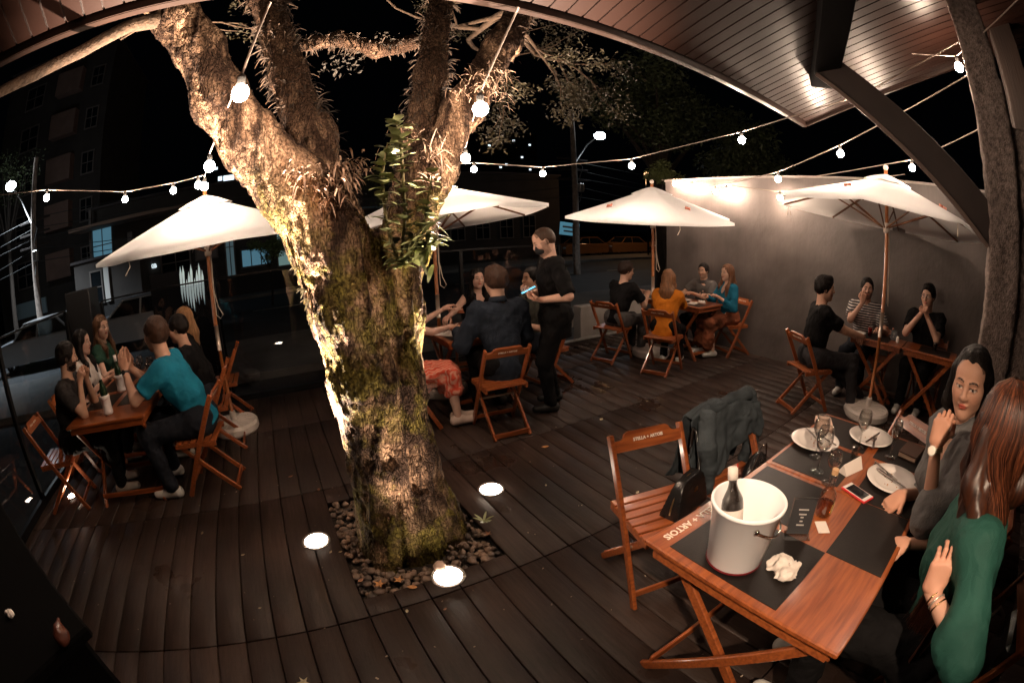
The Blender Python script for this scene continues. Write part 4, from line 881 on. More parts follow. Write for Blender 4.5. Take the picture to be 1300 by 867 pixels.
for _ in range(60):
    a=rs.uniform(-1.9,-1.2) if rs.random()<.7 else rs.uniform(-2.8,-.3); zz=rs.uniform(.02,.16); k=math.sqrt(max(.05,1-((zz-.08)/.1)**2)); q.sphere((.132*k*math.cos(a),.053*k*math.sin(a),zz),.0028,6,4)
o=q.build('studs',steelc,e); o['kind']='stuff'
q=MB(); q.smooth=True; q.tube([(-.1,-.02,.13),(-.05,-.03,.24),(.03,-.03,.24),(.09,-.02,.13)],.005,6); q.build('strap',steelc,e)
e=thing('shoulder_bag',1.62,-.78,.46,.3,'dark bag with a pale curved strap hanging at the bottom right corner','bag')
q=MB(); q.box((0,0,.02),(.26,.10,.22),bev=.03); q.build('bag_body',lea,e)
q=MB(); q.smooth=True
e.rotation_euler=(0,0,0)
q.tube([(1.27-1.62,-.44+.78,.50-.46),(1.36-1.62,-.485+.78,.555-.46),(1.46-1.62,-.53+.78,.615-.46),(1.52-1.62,-.555+.78,.66-.46),(1.565-1.62,-.59+.78,.68-.46),(1.58-1.62,-.64+.78,.64-.46),(1.58-1.62,-.7+.78,.55-.46)],[.012,.009,.006,.006,.008,.008,.008],8); q.build('strap',mat('pale strap',(.45,.36,.3),.5),e)
# dark table in the near left corner
e=thing('dark_table',-1.85,1.34,0,R(-42),'black covered table filling the dark bottom left corner','table')
q=MB(); q.box((-.05,-.12,.73),(1.75,.98,.05),bev=.01); q.box((-.05,-.12,.38),(1.68,.9,.68),bev=.02); q.build('cloth_cover',mat('black cloth',(.003,.0028,.0028),1,spec=.05),e)
F=Field((-.08,-.06,-.02),(.08,.06,.1),.005); F.ell((0,0,.035),(.03,.045,.04)); F.cone((0,-.03,.05),(0,.04,.065),.012,.01,.01); F.noise(.006,.03,2); V,f=F.mesh(); tag(link('pouch',np_mesh('pouch',V,f),mat('brown leather pouch',(.08,.022,.012),.35),None,(-1.08,.98,.757)),'small brown leather pouch at the corner of the dark table','pouch')
crumple(-1.47,1.09,'white napkin on the dark table at the left edge',.03,7)
# fallen leaves on the deck
rl=random.Random(12)
LV=[(.20,1.86,.085,1,'orange leaf on the pebbles left of the front floor light',lm1,True),(.31,1.85,.075,2.2,'broad orange leaf lying on the front edge of the pebble pit',lm1,True),(.36,1.78,.075,-.5,'pale orange leaf on the deck just in front of the pebble pit',lm1,False),(.11,1.93,.06,.5,'small brown leaf at the left corner of the pebble pit',lm3,False),(.93,2.0,.06,.4,'brown leaf on the pebbles at the right corner',lm3,True),(1.88,2.80,.09,-.3,'narrow orange leaf on the boards right of the right floor light',lm1,False),(1.55,2.3,.035,1,'little round leaf in front of the right floor light',lm2,False),(2.62,2.95,.08,.6,'pale curled leaf on the boards behind the empty chair',lm2,False),(2.0,1.83,.05,.3,'small leaf between the tree and the empty chair',lm2,False),(-.35,1.33,.075,.7,'yellowish leaf alone on the boards in the foreground',lm2,True),(-.58,2.42,.04,.2,'tiny pale leaf left of the left floor light',lm2,False),(.0,2.27,.04,.9,'leaf touching the front of the left floor light',lm2,False),(.06,2.25,.035,.1,'leaf just right of the one at the left floor light',lm2,False),(.27,1.62,.04,1.3,'small leaf in front of the front floor light',lm2,False),(-.5,1.9,.03,0,'speck-like leaf in the middle of the left foreground boards',lm2,False),(-.9,2.75,.05,1.4,'faint leaf near the damp boards on the left',lm2,False),(-.15,3.35,.06,.3,'reddish leaf on the dark boards behind the left floor light',lm3,False),(.05,3.05,.06,1.5,'reddish leaf beside the back corner of the pebble pit',lm3,False),(3.3,3.0,.05,.3,'leaf on the boards in front of the centre table',lm2,False),(3.9,2.4,.045,1.2,'leaf on the boards left of the right table',lm2,False),(.45,1.55,.03,.4,'small dry leaf on the boards below the front light',lm3,False)]
for x,y,s,r_,l,m_,st_ in LV: leafshape('leaf',(x,y,.004 if not(.06<x<.98 and 1.8<y<2.85) else .02),s*.75,r_,m_,l,star=st_)

q=MB(); r_=random.Random(44)
for _ in range(420):
    x=r_.uniform(-2.6,5.5); y=r_.uniform(-1.5,5.3)
    if .0<x<1.05 and 1.75<y<2.9: continue
    s_=r_.uniform(.002,.006)*(1.6 if r_.random()<.12 else 1); a=r_.uniform(0,3); q.box((x,y,.003),(s_*2,s_,.0016),rot=rotm('Z',a))
tag(q.build('litter',mat('dry bits',(.42,.33,.25),.8,noise=.5,nscale=3)),'tiny dry bits and crumbs scattered over the deck boards','litter',kind='stuff')
# ------------------------------------------------------------------ street beyond the glass
GZ=-.43
def streetlamp(x,y,lx,lz,ztop,lab,ene):
    e=thing('street_lamp',x,y,GZ,0,lab,'street lamp','street lamps'); dx=lx-x; z=ztop-GZ
    q=MB(); q.smooth=True; q.tube([(0,0,0),(0,0,z+1.6)],[.17,.11],12); q.build('pole',mat('concrete pole',(.34,.27,.23),.9,noise=.5,nscale=6,bump=.5),e)
    q=MB(); q.smooth=True; q.tube([(0,0,z-1.2),(dx*.5,0,z-.3+(lz-ztop)*.4),(dx,0,lz-GZ)],.035,8); q.build('arm',mat('galvanised arm',(.35,.34,.33),.5,metal=.6),e)
    q=MB(); q.smooth=True; q.sphere((dx,0,lz-GZ+.05),(.30,.12,.09),14,8); q.build('lamp_housing',MATS['galvanised arm'],e)
    q=MB(); q.smooth=True; q.sphere((dx,-.02,lz-GZ-.03),(.30,.26,.2),14,8); q.build('lamp_glass',mat('cold lamp',(1,1,1),.4,emit=(.82,.93,1),estr=60),e)
    for k in range(3): q=MB(); q.bar((-.9+.0*k,.1,z-.9-k*.5),(.9,.1,z-.9-k*.5),.07,.08); q.build('crossarm',mat('pole crossarm',(.04,.03,.028),.9),e)
    q=MB(); q.box((.2,-.2,z-2.3),(.25,.2,.4),bev=.02); q.build('junction_box',MATS['galvanised arm'],e)
    q=MB(); q.smooth=True; q.tube([(.1,-.15,z-.9),(.35,-.2,z-1.3),(.15,-.2,z-1.8),(.3,-.2,z-2.3),(.1,-.18,z-3)],.02,6); q.build('hanging_cable',mat('black cable',(.02,.02,.02),.6),e)
    l=bpy.data.lights.new('street light','SPOT'); l.energy=ene; l.spot_size=R(125); l.spot_blend=.5; l.color=(.8,.92,1); l.shadow_soft_size=.15; o=bpy.data.objects.new('street_light',l); COL.objects.link(o); o.parent=e; o.location=(dx,-.1,lz-GZ-.45); return e
streetlamp(-10.7,17,-12.2,6.45,5.6,'street lamp on a concrete pole at the far left, lamp glowing white',2400)
streetlamp(13.4,17,15.1,6.5,6.0,'street lamp on a concrete pole behind the waiter, lamp glowing white',60)
def cable(a,b,sag,lab,r_=.015):
    a=np.array(a,float);b=np.array(b,float); q=MB(); q.smooth=True; q.tube([a*(1-t)+b*t-np.array((0,0,sag*4*t*(1-t))) for t in np.linspace(0,1,14)],r_,5); tag(q.build('overhead_cable',MATS['black cable'] if 'black cable' in MATS else wirem),lab,'cable','overhead cables along the street')
for i,(dz,sg) in enumerate(((0,.5),(-.4,.7),(-.8,.5),(-1.2,.9),(-1.7,.6))): cable((-30,17.1,4.9+dz),(-10.7,17.1,4.8+dz),sg,'overhead cable left of the left lamp pole, number %s from the top'%['one','two','three','four','five'][i]); cable((-10.7,17.1,4.8+dz),(13.4,17.1,5.0+dz),sg,'overhead cable strung between the two lamp poles, number %s from the top'%['one','two','three','four','five'][i]); cable((13.4,17.1,5.0+dz),(36,17.1,5.2+dz),sg,'overhead cable right of the right lamp pole, number %s from the top'%['one','two','three','four','five'][i])
def car(x,y,rz,col,lab,L_=4.3,H_=1.48,W_=1.76,warm=False):
    e=thing('parked_car',x,y,GZ,rz,lab,'car','cars parked along the street'); h=L_/2; cm=mat('car paint %.2f %.2f'%(col[0],col[2]),col,.28,metal=.5,coat=.6); dk=mat('car glass',(.01,.012,.015),.06,coat=.4)
    low=[(-h,.45),(-h+.03,.72),(-h+.15,.92),(-h*.55,1.0),(h*.62,.98),(h*.93,.95),(h,.75),(h,.42),(h*.97,.25),(-h*.97,.25)]
    # lower body lofted over the width
    secs=[(-W_/2,.93,.0),(-W_/2*.98,.98,.0),(-W_/2*.85,1,.03),(0,1,.05),(W_/2*.85,1,.03),(W_/2*.98,.98,0),(W_/2,.93,0)]
    V=[];Fc=[];n=len(low)
    for (yy,s_,dz) in secs:
        for (xx,zz) in low: V.append((xx*(.97+.03*s_) if abs(yy)>W_*.48 else xx,yy,zz+(dz if zz>.9 else 0) if s_>.95 else .25+(zz-.25)*s_+.0))
    for i in range(len(secs)-1):
        for k in range(n): Fc.append((i*n+k,i*n+(k+1)%n,(i+1)*n+(k+1)%n,(i+1)*n+k))
    Fc.append(tuple(range(n))[::-1]); Fc.append(tuple(range((len(secs)-1)*n,len(secs)*n)))
    q=MB(); q.smooth=False; q.add(V,Fc); q.build('body',cm,e)
    # cabin: glasshouse + roof
    def cab(zb,zt,inset,name,m_,x0,x1,x2,x3):
        V=[];wb=W_/2*.95;wt=W_/2*.78
        for yy in(-1,1): V+=[(x0,yy*wb,zb),(x3,yy*wb,zb),(x2,yy*wt,zt),(x1,yy*wt,zt)]
        q=MB(); q.add(V,[(0,1,2,3),(7,6,5,4),(0,4,5,1),(1,5,6,2),(2,6,7,3),(3,7,4,0)]); return q.build(name,m_,e)
    cab(.97,H_-.04,0,'windows',dk,-h*.5,-h*.2,h*.55,h*.85)
    q=MB(); q.box(((-h*.2+h*.55)/2,0,H_-.02),(h*.8,W_*.8,.05),bev=.02)
    for sg in(-1,1):
        for (xa,za,xb,zb) in((-h*.5,.97,-h*.2,H_-.03),(h*.1,.97,h*.12,H_-.03),(h*.85,.97,h*.55,H_-.03)): q.bar((xa,sg*W_/2*.955,za),(xb,sg*W_/2*.79,zb),.05,.06)
    q.build('roof',cm,e)
    for sx in(-.62,.62):
        for sy in(-1,1):
            q=MB(); q.smooth=True; t=[(.31*math.cos(a),.31*math.sin(a)) for a in np.linspace(0,2*math.pi,22)]
            V=[];Fc=[];n=22
            for (rr_,yy) in((.20,.10),(.29,.10),(.325,.06),(.325,-.06),(.29,-.1),(.2,-.1)):
                for k in range(n): a=2*math.pi*k/n; V.append((sx*h+rr_*math.cos(a),sy*W_*.44+yy,.325+rr_*math.sin(a)))
            for i in range(5):
                for k in range(n): Fc.append((i*n+k,i*n+(k+1)%n,(i+1)*n+(k+1)%n,(i+1)*n+k))
            q.add(V,Fc); wh=q.build('wheel',mat('tyre',(.015,.015,.015),.8),e)
            q=MB(); 
            for k in range(5): a=2*math.pi*k/5; q.bar((sx*h,sy*W_*.44+sy*.08,.325),(sx*h+.2*math.cos(a),sy*W_*.44+sy*.08,.325+.2*math.sin(a)),.07,.02,up=(0,1,0))
            q.build('rim',mat('alloy rim',(.4,.4,.4),.3,metal=.9),wh)
    for sy in(-1,1):
        q=MB(); q.box((-h*.96,sy*W_*.36,.72),(.16,.36,.14),bev=.03); q.build('headlight',mat('headlight lens',(.6,.62,.65),.15,coat=.5),e)
        q=MB(); q.box((h*.97,sy*W_*.38,.78),(.1,.26,.16),bev=.03); q.build('tail_light',mat('tail lens',(.3,.01,.01),.2),e)
    q=MB(); q.box((-h*.99,0,.5),(.06,.9,.2),bev=.02); q.build('grille',mat('grille',(.01,.01,.01),.5),e); return e
car(-9.2,14.6,0,(.8,.81,.83),'silver car parked under the left street lamp')
car(-4.75,14.6,0,(.75,.75,.77),'silver car parked behind the long-haired woman in green')
car(22.5,28,.0,(.45,.2,.08),'warm-lit car far down the street, partly hidden by the waiter'); car(27.2,28,.0,(.5,.24,.1),'warm-lit hatchback left of the centre parasol pole'); car(32.5,28,0,(.4,.18,.09),'warm-lit car just right of the centre parasol pole')  # orange lamplight is put into the paint colour of these far cars
l=bpy.data.lights.new('distant lamp','POINT'); l.energy=220; l.color=(1,.55,.25); l.shadow_soft_size=.3; o=bpy.data.objects.new('sodium_light',l); COL.objects.link(o)
e=thing('sodium_lamp',26.5,24.5,GZ,0,'short orange street lantern beyond the glass, hidden over the far cars','street lamp'); q=MB(); q.tube([(0,0,0),(0,0,6.5)],.08,8); q.build('pole',steel,e); q=MB(); q.sphere((0,0,6.5),.2); q.build('lantern',mat('orange lantern',(1,.6,.3),.5,emit=(1,.55,.25),estr=3),e); o.parent=e; o.location=(0,.5,6.0)
# buildings
bdk=mat('dark render',(.045,.038,.034),.9,noise=.3,nscale=1); panl=mat('balcony render',(.2,.125,.1),.9,noise=.2,nscale=2); winl=mat('blue lit window',(.1,.2,.25),.4,emit=(.25,.62,.85),estr=.22); wind=mat('dark window',(.008,.01,.012),.1); winw=mat('bright window',(.5,.5,.5),.4,emit=(.75,.9,1),estr=1.6); frm=mat('window frame pale',(.12,.10,.09),.7)
def building(name,x0,x1,y,dep,h,m,lab): e=thing(name,(x0+x1)/2,y,GZ,0,lab,'building'); MB().box((0,dep/2,h/2),(x1-x0,dep,h)).build('wall',m,e); MB().box((0,dep/2,h+.06),(x1-x0+.3,dep+.3,.12)).build('roof',mat('roof slab',(.06,.05,.05),.9),e); return e
def win(e,cx,cz,w_,h_,m,x0,fr=True,bars=(1,1),y=0):
    q=MB(); q.box((cx-x0,y-.04,cz-GZ),(w_,.06,h_)); f_=q.build('window',m,e)
    if fr:
        q=MB(); q.box((cx-x0,y-.09,cz-GZ+h_/2),(w_+.1,.06,.08)); q.box((cx-x0,y-.09,cz-GZ-h_/2),(w_+.1,.06,.08)); q.box((cx-x0-w_/2,y-.09,cz-GZ),(.08,.056,h_)); q.box((cx-x0+w_/2,y-.09,cz-GZ),(.08,.056,h_))
        for k in range(bars[0]): q.box((cx-x0-w_/2+w_*(k+1)/(bars[0]+1),y-.085,cz-GZ),(.05,.05,h_))
        for k in range(bars[1]): q.box((cx-x0,y-.085,cz-GZ-h_/2+h_*(k+1)/(bars[1]+1)),(w_,.045,.05))
        q.build('frame',frm,f_)
e=building('apartment_building',-20,-10.9,26,9,17,bdk,'dark apartment block at the far left with pale balcony panels'); x0=-15.45
for k in range(5):
    zc=2.3+2.75*k; q=MB(); q.box((-14.0-x0,-.35,zc+.9-GZ),(2.0,.7,1.5)); q.build('balcony_panel',panl,e); win(e,-17.2,zc+.9,1.6,1.5,wind,x0); win(e,-11.9,zc+.9,.9,1.3,wind,x0)
q=MB(); q.box((-17.2-x0,-.1,1.2-GZ),(3.2,.15,.9)); q.build('garage_panel',mat('pale blue panel',(.3,.42,.48),.6),e)
e=building('shop_building',-10.8,1.6,24,8,5.9,bdk,'low dark shop building with blue-lit windows behind the left parasol'); x0=-4.6
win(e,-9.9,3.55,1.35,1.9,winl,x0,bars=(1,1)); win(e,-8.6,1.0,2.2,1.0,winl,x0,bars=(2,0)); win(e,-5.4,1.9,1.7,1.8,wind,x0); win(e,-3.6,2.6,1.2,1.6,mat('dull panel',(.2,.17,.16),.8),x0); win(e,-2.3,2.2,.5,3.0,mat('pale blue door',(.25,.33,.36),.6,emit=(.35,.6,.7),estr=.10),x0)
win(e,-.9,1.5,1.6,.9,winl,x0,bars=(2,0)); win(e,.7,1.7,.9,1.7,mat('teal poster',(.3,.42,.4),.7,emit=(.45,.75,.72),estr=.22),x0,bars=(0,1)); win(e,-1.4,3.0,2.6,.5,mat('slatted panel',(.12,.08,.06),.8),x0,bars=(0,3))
q=MB(); q.box((-2.5,-.9,4.9),(8.6,1.8,.16)); q.build('awning',mat('awning brown',(.22,.14,.1),.8),e); q=MB(); q.box((-5.9,-.5,3.0),(.16,.16,5.8)); q.build('column',frm,e); q=MB(); q.box((-3.4,-.2,2.2),(.3,.3,4.2)); q.build('column',frm,e)
for i,(xx,zz) in enumerate(((-3.0,2.9),(-1.2,2.95),(-.5,3.0))): q=MB(); q.smooth=True; q.sphere((xx-x0,-.3,zz-GZ),.07 if i else .2,10,8); q.build('lamp',winw if i else mat('grey disc',(.25,.25,.27),.5),e)
tm=text_mesh('Bike',.42,.02); tm.transform(Matrix.Rotation(math.pi/2,4,'X')); o=link('sign_lettering',tm,mat('white sign letters',(.7,.7,.7),.5,emit=(.8,.95,1),estr=.8),e); o.location=(-6.9-x0,-.16,1.95-GZ)
e=building('house',-10.8,-6.8,21.5,2.2,3.2,mat('grey house wall',(.07,.06,.055),.9,noise=.3,nscale=1),'small grey house front behind the left lamp pole, with a white door frame'); x0=-8.8
win(e,-9.4,1.5,.7,1.5,wind,x0,bars=(0,1)); q=MB(); q.box((-8.75-x0,-.1,1.55-GZ),(.3,.12,1.6)); q.build('white_post',mat('white post',(.6,.58,.55),.6),e)
e=building('tower_block',-12,-2,85,12,26,bdk,'distant tower with a few lit windows above the left parasol'); x0=-7
for (cx,cz,w_,h_) in((-7.9,15.9,2.1,1.0),(-6.3,18.2,1.0,.7),(-9.6,16.0,.8,.8),(-8.2,19.6,1.6,.6),(-4.6,19.6,1.3,.5),(-7.6,14,1.6,.8),(-10.5,18,.8,.5),(-5.2,15.6,.8,.5)): win(e,cx,cz,w_,h_,winw,x0,fr=False)
e=building('distant_block',34,52,78,10,22,bdk,'distant dark block with tiny lit windows right of the trunk'); x0=43; rd=random.Random(2)
for _ in range(14): win(e,rd.uniform(35,51),rd.uniform(7,20),.5,.35,winw,x0,fr=False)
e=building('long_building',2.2,22,30,8,6.5,bdk,'long dark building across the street behind the waiter'); x0=12.1
win(e,8,3.6,6,1.8,mat('dim panel',(.06,.05,.05),.8),x0,fr=False)
for k in range(5): win(e,11+2*k,2.0,1.1,1.7,wind,x0)
q=MB(); q.box((-4,-.6,4.2),(9,1.2,.1)); q.build('canopy',mat('bluish edge',(.2,.3,.35),.5),e)
# posters, street sign and totem
e=thing('street_sign',15.3,20,GZ,-.1,'small tilted blue street sign on a post beside the right lamp pole','sign'); q=MB(); q.smooth=True; q.tube([(0.2,0,0),(0.2,0,2.4)],.04,8); q.build('post',frm,e); q=MB(); q.box((0,0,2.15),(1.25,.05,.7),rot=rotm('Y',.12),bev=.02); q.build('plate',mat('blue sign',(.1,.3,.42),.5,emit=(.2,.55,.75),estr=.25),e)
q=MB(); q.box((0,-.03,2.25),(.9,.02,.1),rot=rotm('Y',.12)); q.box((-.1,-.03,2.03),(.6,.02,.09),rot=rotm('Y',.12)); q.build('lettering_bars',frm,e)
e=thing('graphic_board',-1.5,7.0,GZ,0,'black board with pale blue torn brush strokes beside the left parasol pole','sign'); q=MB(); q.box((0,.05,1.05),(1.15,.06,2.1),bev=.01); q.build('board',mat('matt black board',(.004,.004,.005),.9,spec=.1),e)
q=MB(); rb=random.Random(6)
for k in range(9):
    xx=-.02+k*.045; top=2.05+.12*math.sin(k*2.1)+(.1 if k in(0,8) else 0); bot=1.45+.2*rb.random(); q.prism([(xx-.02,bot+.15),(xx-.004,bot),(xx+.014,bot+.2),(xx+.022,top-.1),(xx+.004,top),(xx-.018,top-.12)],0,.012,np.array([[1,0,0,0],[0,0,-1,.012],[0,1,0,0],[0,0,0,1]],float))
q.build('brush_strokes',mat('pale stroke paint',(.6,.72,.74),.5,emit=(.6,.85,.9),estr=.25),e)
# trees beyond
def bgtree(x,y,zc,r_,lab,seed,n=900,size=.16,m_=None,h0=None,tr_=.2):
    rt_=random.Random(seed); e=thing('street_tree',x,y,GZ,0,lab,'tree','trees beyond the deck'); z=zc-GZ
    q=MB(); q.smooth=True; q.tube([(0,0,0),(.1,.05,z*.4),(-.05,.1,z*.75),(0,0,z)],[tr_,tr_*.8,tr_*.6,tr_*.3],8)
    cs=[]
    for k in range(11):
        d=unit([rt_.gauss(0,1),rt_.gauss(0,1),rt_.gauss(0,.7)])*r_*rt_.uniform(.4,.9); c=(d[0],d[1],z+d[2]*.7); cs.append((c,r_*rt_.uniform(.25,.45))); q.tube([(0,0,z*.6),(d[0]*.5,d[1]*.5,z*.85+d[2]*.3),c],[tr_*.4,tr_*.25,tr_*.08],5)
    q.build('trunk',mat('dark bark',(.03,.02,.014),.9,noise=.4,nscale=8),e)
    V,F_=leafcloud(cs,n/len(cs)/((r_*.35)**2*6),size,rt_); q=MB(); q.add(V,F_); q.build('crown',m_ or mat('dark foliage',(.06,.075,.03),.6,noise=.5,nscale=1.5),e); return e
bgtree(10.6,9.2,5.6,2.6,'large dark tree behind the grey wall, left of the roof corner',31,7000,.17,tr_=.25)
bgtree(13.2,7.2,4.2,2.0,'dark tree behind the grey wall, right part',33,4500,.17,tr_=.2)
bgtree(7.9,6.75,3.0,.52,'small bright green bushy tree at the end of the grey wall',35,900,.09,mat('bright foliage',(.14,.16,.05),.5,noise=.4,nscale=4),tr_=.05)
bgtree(5.5,20,4.5,2.2,'slender tree by the street between the tree trunk and the waiter',37,3000,.18,tr_=.15)
bgtree(-.2,18.5,1.9,.9,'leafy shrub in front of the shop right of the left parasol pole',39,1800,.12,mat('shop shrub',(.10,.16,.06),.6,noise=.4,nscale=3),tr_=.05)
bgtree(-14.5,20,7.5,2.6,'bare dark tree in front of the apartment block',41,1200,.14,tr_=.16)
# ------------------------------------------------------------------ people
def skinmat():
    m=mat('skin',(1,1,1),.52,bump=.18,bscale=420,spec=.35); N,L,B=nodes_of(m); a=N.new('ShaderNodeAttribute'); a.attribute_name='tone'; L.new(a.outputs['Color'],B.inputs['Base Color'])
    B.inputs['Subsurface Weight'].default_value=.04; B.inputs['Subsurface Radius'].default_value=(.02,.008,.004); return m
SKIN=skinmat()
def ik(a,t,l1,l2,hint):
    a=np.array(a,float); t=np.array(t,float); d=t-a; L_=np.linalg.norm(d); L2=min(L_,(l1+l2)*.985); dn=d/L_; t=a+dn*L2
    x=(l1*l1-l2*l2+L2*L2)/(2*L2); h=math.sqrt(max(l1*l1-x*x,1e-6)); hv=np.array(hint,float); hv=hv-(hv@dn)*dn; hv=unit(hv)
    return a+dn*x+hv*h, t
class Person: pass
def person(pos,face,label,look=None,nod=0,lean=8,twist=0,side=0,scale=1.0,seat=.46,skin=(.50,.29,.20),female=False,
    hl=None,hr=None,fl=None,fr=None,top=None,bottom=None,hair=None,beard=0,standing=False,shoes=(.6,.58,.55),hands='relaxed',
    dl=None,dr=None,nl=None,nr=None,el=None,er=None,fine=False,watch=None,head=None,glasses=False,mask=False,extra=None,crossed=False,heavy=1.0,curl_l=.5,curl_r=.5):
    """pos: (x,y) below the pelvis; face: world direction; hl/hr: world wrist positions; all other lengths in metres before scaling"""
    if head is not None:      # settle body position and size so that the head is where it should be
        for _ in range(4):
            s=scale; fd=unit((*face,0)); rt=np.array((fd[1],-fd[0],0)); P0=np.array((0,0,(.93*s if standing else seat+.085*s))); up=unit((math.sin(R(side)),math.sin(R(lean)),math.cos(R(lean)))); hd=unit(up*.6+np.array((0,0,1))*.7)
            hc=P0+up*.5*s+hd*.17*s+np.array((0,.015*s,0)); w_=np.array((pos[0],pos[1],0))+hc[0]*rt+hc[1]*fd; pos=(pos[0]+head[0]-w_[0],pos[1]+head[1]-w_[1])
            scale=float(np.clip(scale*(head[2]-(0 if standing else seat))/(hc[2]-(0 if standing else seat)),.9,1.13))
        print('HEADFIT',label[:30],'pos %.2f %.2f scale %.2f'%(pos[0],pos[1],scale))
    root=empty('person',(pos[0],pos[1],0),yaw(*face),label,'person')
    s=scale; fd=unit((*face,0)); rt=np.array((fd[1],-fd[0],0))
    def loc(w_):   # world -> local
        d=np.array(w_,float)-np.array((pos[0],pos[1],0)); return np.array((d@rt,d@fd,d[2]))
    J={}
    wd=.165 if female else .185
    P0=np.array((0,0,(.93*s if standing else seat+.085*s)))
    ln=R(lean); tw=rotm('Z',R(twist)); up=unit((math.sin(R(side)),math.sin(ln),math.cos(ln))); rx=unit(tw@np.array((1,0,0))); rx=unit(rx-(rx@up)*up); fw=np.cross(up,rx)
    T=np.stack([rx,fw,up],1)
    mid=P0+unit(np.array((0,math.sin(ln*.7),math.cos(ln*.7))))*.2*s
    Ch=P0+up*.30*s; Nb=P0+up*.50*s+fw*-.01*s
    SL=Nb-rx*wd*s-up*.055*s; SR=Nb+rx*wd*s-up*.055*s
    hdv=unit(up*.6+np.array((0,0,1))*.7)
    if look is not None:
        lw=np.array(look,float)
        lk=loc(lw)-(Nb+hdv*.16*s) if len(lw)==3 else np.array((unit((*look,0))@rt,unit((*look,0))@fd,0))
    else: lk=np.array((0,1,0.))
    hy=unit((lk[0],lk[1],0)); 
    pit=R(nod) if look is None or len(look)!=3 else math.asin(np.clip(unit(lk)[2],-.9,.9))-R(nod)
    if look is None or len(look)!=3: pit=-R(nod)
    hfw=hy*math.cos(pit)+np.array((0,0,1))*math.sin(pit); hr_=unit(np.cross(hfw,(0,0,1))); hup=np.cross(hr_,hfw); HB=np.stack([hr_,hfw,hup],1)
    Hc=Nb+hdv*.085*s+hup*.085*s+hfw*.018*s
    def HP(x,y,z): return Hc+HB@np.array((x,y,z))*s
    # arms
    la,lf=.29*s,.255*s
    def defw(sg): return (sg*.14*s,.30*s,P0[2]+.13*s)
    wl=loc(hl) if hl is not None else np.array(defw(-1)); wr=loc(hr) if hr is not None else np.array(defw(1))
    EL,wl=ik(SL,wl,la,lf,el if el is not None else (-.55,-.25,-1)); ER,wr=ik(SR,wr,la,lf,er if er is not None else (.55,-.25,-1))
    # legs
    hpL=P0+np.array((-.09*s,0,-.02*s)); hpR=P0+np.array((.09*s,0,-.02*s)); lt,ls=.43*s,.42*s
    if standing: dfL,dfR=(-.1*s,.02,.09*s),(.11*s,.04,.09*s); kh=(0,1,0)
    else: dfL,dfR=(-.12*s,.36*s,.09*s),(.12*s,.40*s,.09*s); kh=(0,.7,1)
    aL=loc(fl) if fl is not None else np.array(dfL); aR=loc(fr) if fr is not None else np.array(dfR)
    KL,aL=ik(hpL,aL,lt,ls,kh); KR,aR=ik(hpR,aR,lt,ls,kh)
    # ---- body: torso + limbs at medium resolution, head and hands finer, one mesh
    VV=[];FF=[];CC=[];nv=0
    sk=np.array(skin)
    def addp(F,colf=None):
        nonlocal nv
        V,f=F.mesh()
        if len(V)==0: return
        c=np.tile(sk,(len(V),1))*(.9+.2*VN(V*22+3))[:,None] if colf is None else colf(V)
        VV.append(V); FF.append(f+nv); CC.append(c); nv+=len(V)
    allp=np.array([P0,Ch,Nb,SL,SR,EL,ER,wl,wr,KL,KR,aL,aR]); hb=.009 if fine else .013
    F=Field(allp.min(0)-.24*s,allp.max(0)+.24*s,hb)
    hv=heavy
    F.cone(P0-rx*.06*s,P0+rx*.06*s,.115*s*hv,.115*s*hv); F.cone(P0,mid,.12*s*hv,.105*s*hv,.05); F.cone(mid-rx*.03*s,Ch-rx*.045*s,.10*s*hv,.115*s,.05); F.cone(mid+rx*.03*s,Ch+rx*.045*s,.10*s*hv,.115*s,.05)
    F.cone(Ch+up*.08*s-rx*.07*s,Ch+up*.08*s+rx*.07*s,.10*s,.10*s,.06); F.cone(SL+rx*.03*s,SR-rx*.03*s,.055*s,.055*s,.06)
    if female:
        for sg in(-1,1): F.ell(Ch+rx*sg*.07*s+fw*.085*s+up*.01*s,(.058*s,.05*s,.058*s),T,.03)
    nk=.047 if female else .057
    F.cone(Nb-up*.03*s,HP(0,-.015,-.06),nk*s*1.1,nk*s,.03)
    for S_,E_,W_ in((SL,EL,wl),(SR,ER,wr)):
        F.cone(S_,E_,(.045 if female else .054)*s,(.034 if female else .041)*s,.03); F.cone(E_,W_,(.036 if female else .042)*s,(.022 if female else .027)*s,.012)
    for H_,K_,A_ in((hpL,KL,aL),(hpR,KR,aR)):
        F.cone(H_,K_,.085*s,.056*s,.05); F.cone(K_,(K_*.6+A_*.4),.055*s,.053*s,.02); F.cone(K_*.6+A_*.4,A_,.053*s,.036*s,.02); 
        tf=unit((A_-K_)*np.array((1,1,0))*.3+np.array((0,1,0))) ; F.cone(A_-np.array((0,0,.04*s)),A_+tf*.13*s-np.array((0,0,.055*s)),.035*s,.03*s,.02)
    addp(F)
    # head
    hh=.0042 if fine else .0062
    F=Field(Hc-.17*s,Hc+.17*s,hh)
    c=lambda a,b,ra,rb,k=.02: F.cone(HP(*a),HP(*b),ra*s,rb*s,k*s)
    e_=lambda p,r_,k=.02,mode='u',B=None: F.ell(HP(*p),[q*s for q in r_],HB if B is None else B,k*s,mode)
    fm=.94 if female else 1
    e_((0,-.014,.034),(.076,.094,.084)); e_((0,.018,-.03),(.060*fm,.072,.075),.04); c((-.034*fm,.03,-.062),(.0,.062,-.092),.026,.022*fm,.03); c((.034*fm,.03,-.062),(.0,.062,-.092),.026,.022*fm,.03)
    e_((0,.05,.045),(.055,.036,.045),.03)
    c((-.04,.053,-.018),(-.03,.058,-.03),.027*fm,.024,.03); c((.04,.053,-.018),(.03,.058,-.03),.027*fm,.024,.03)
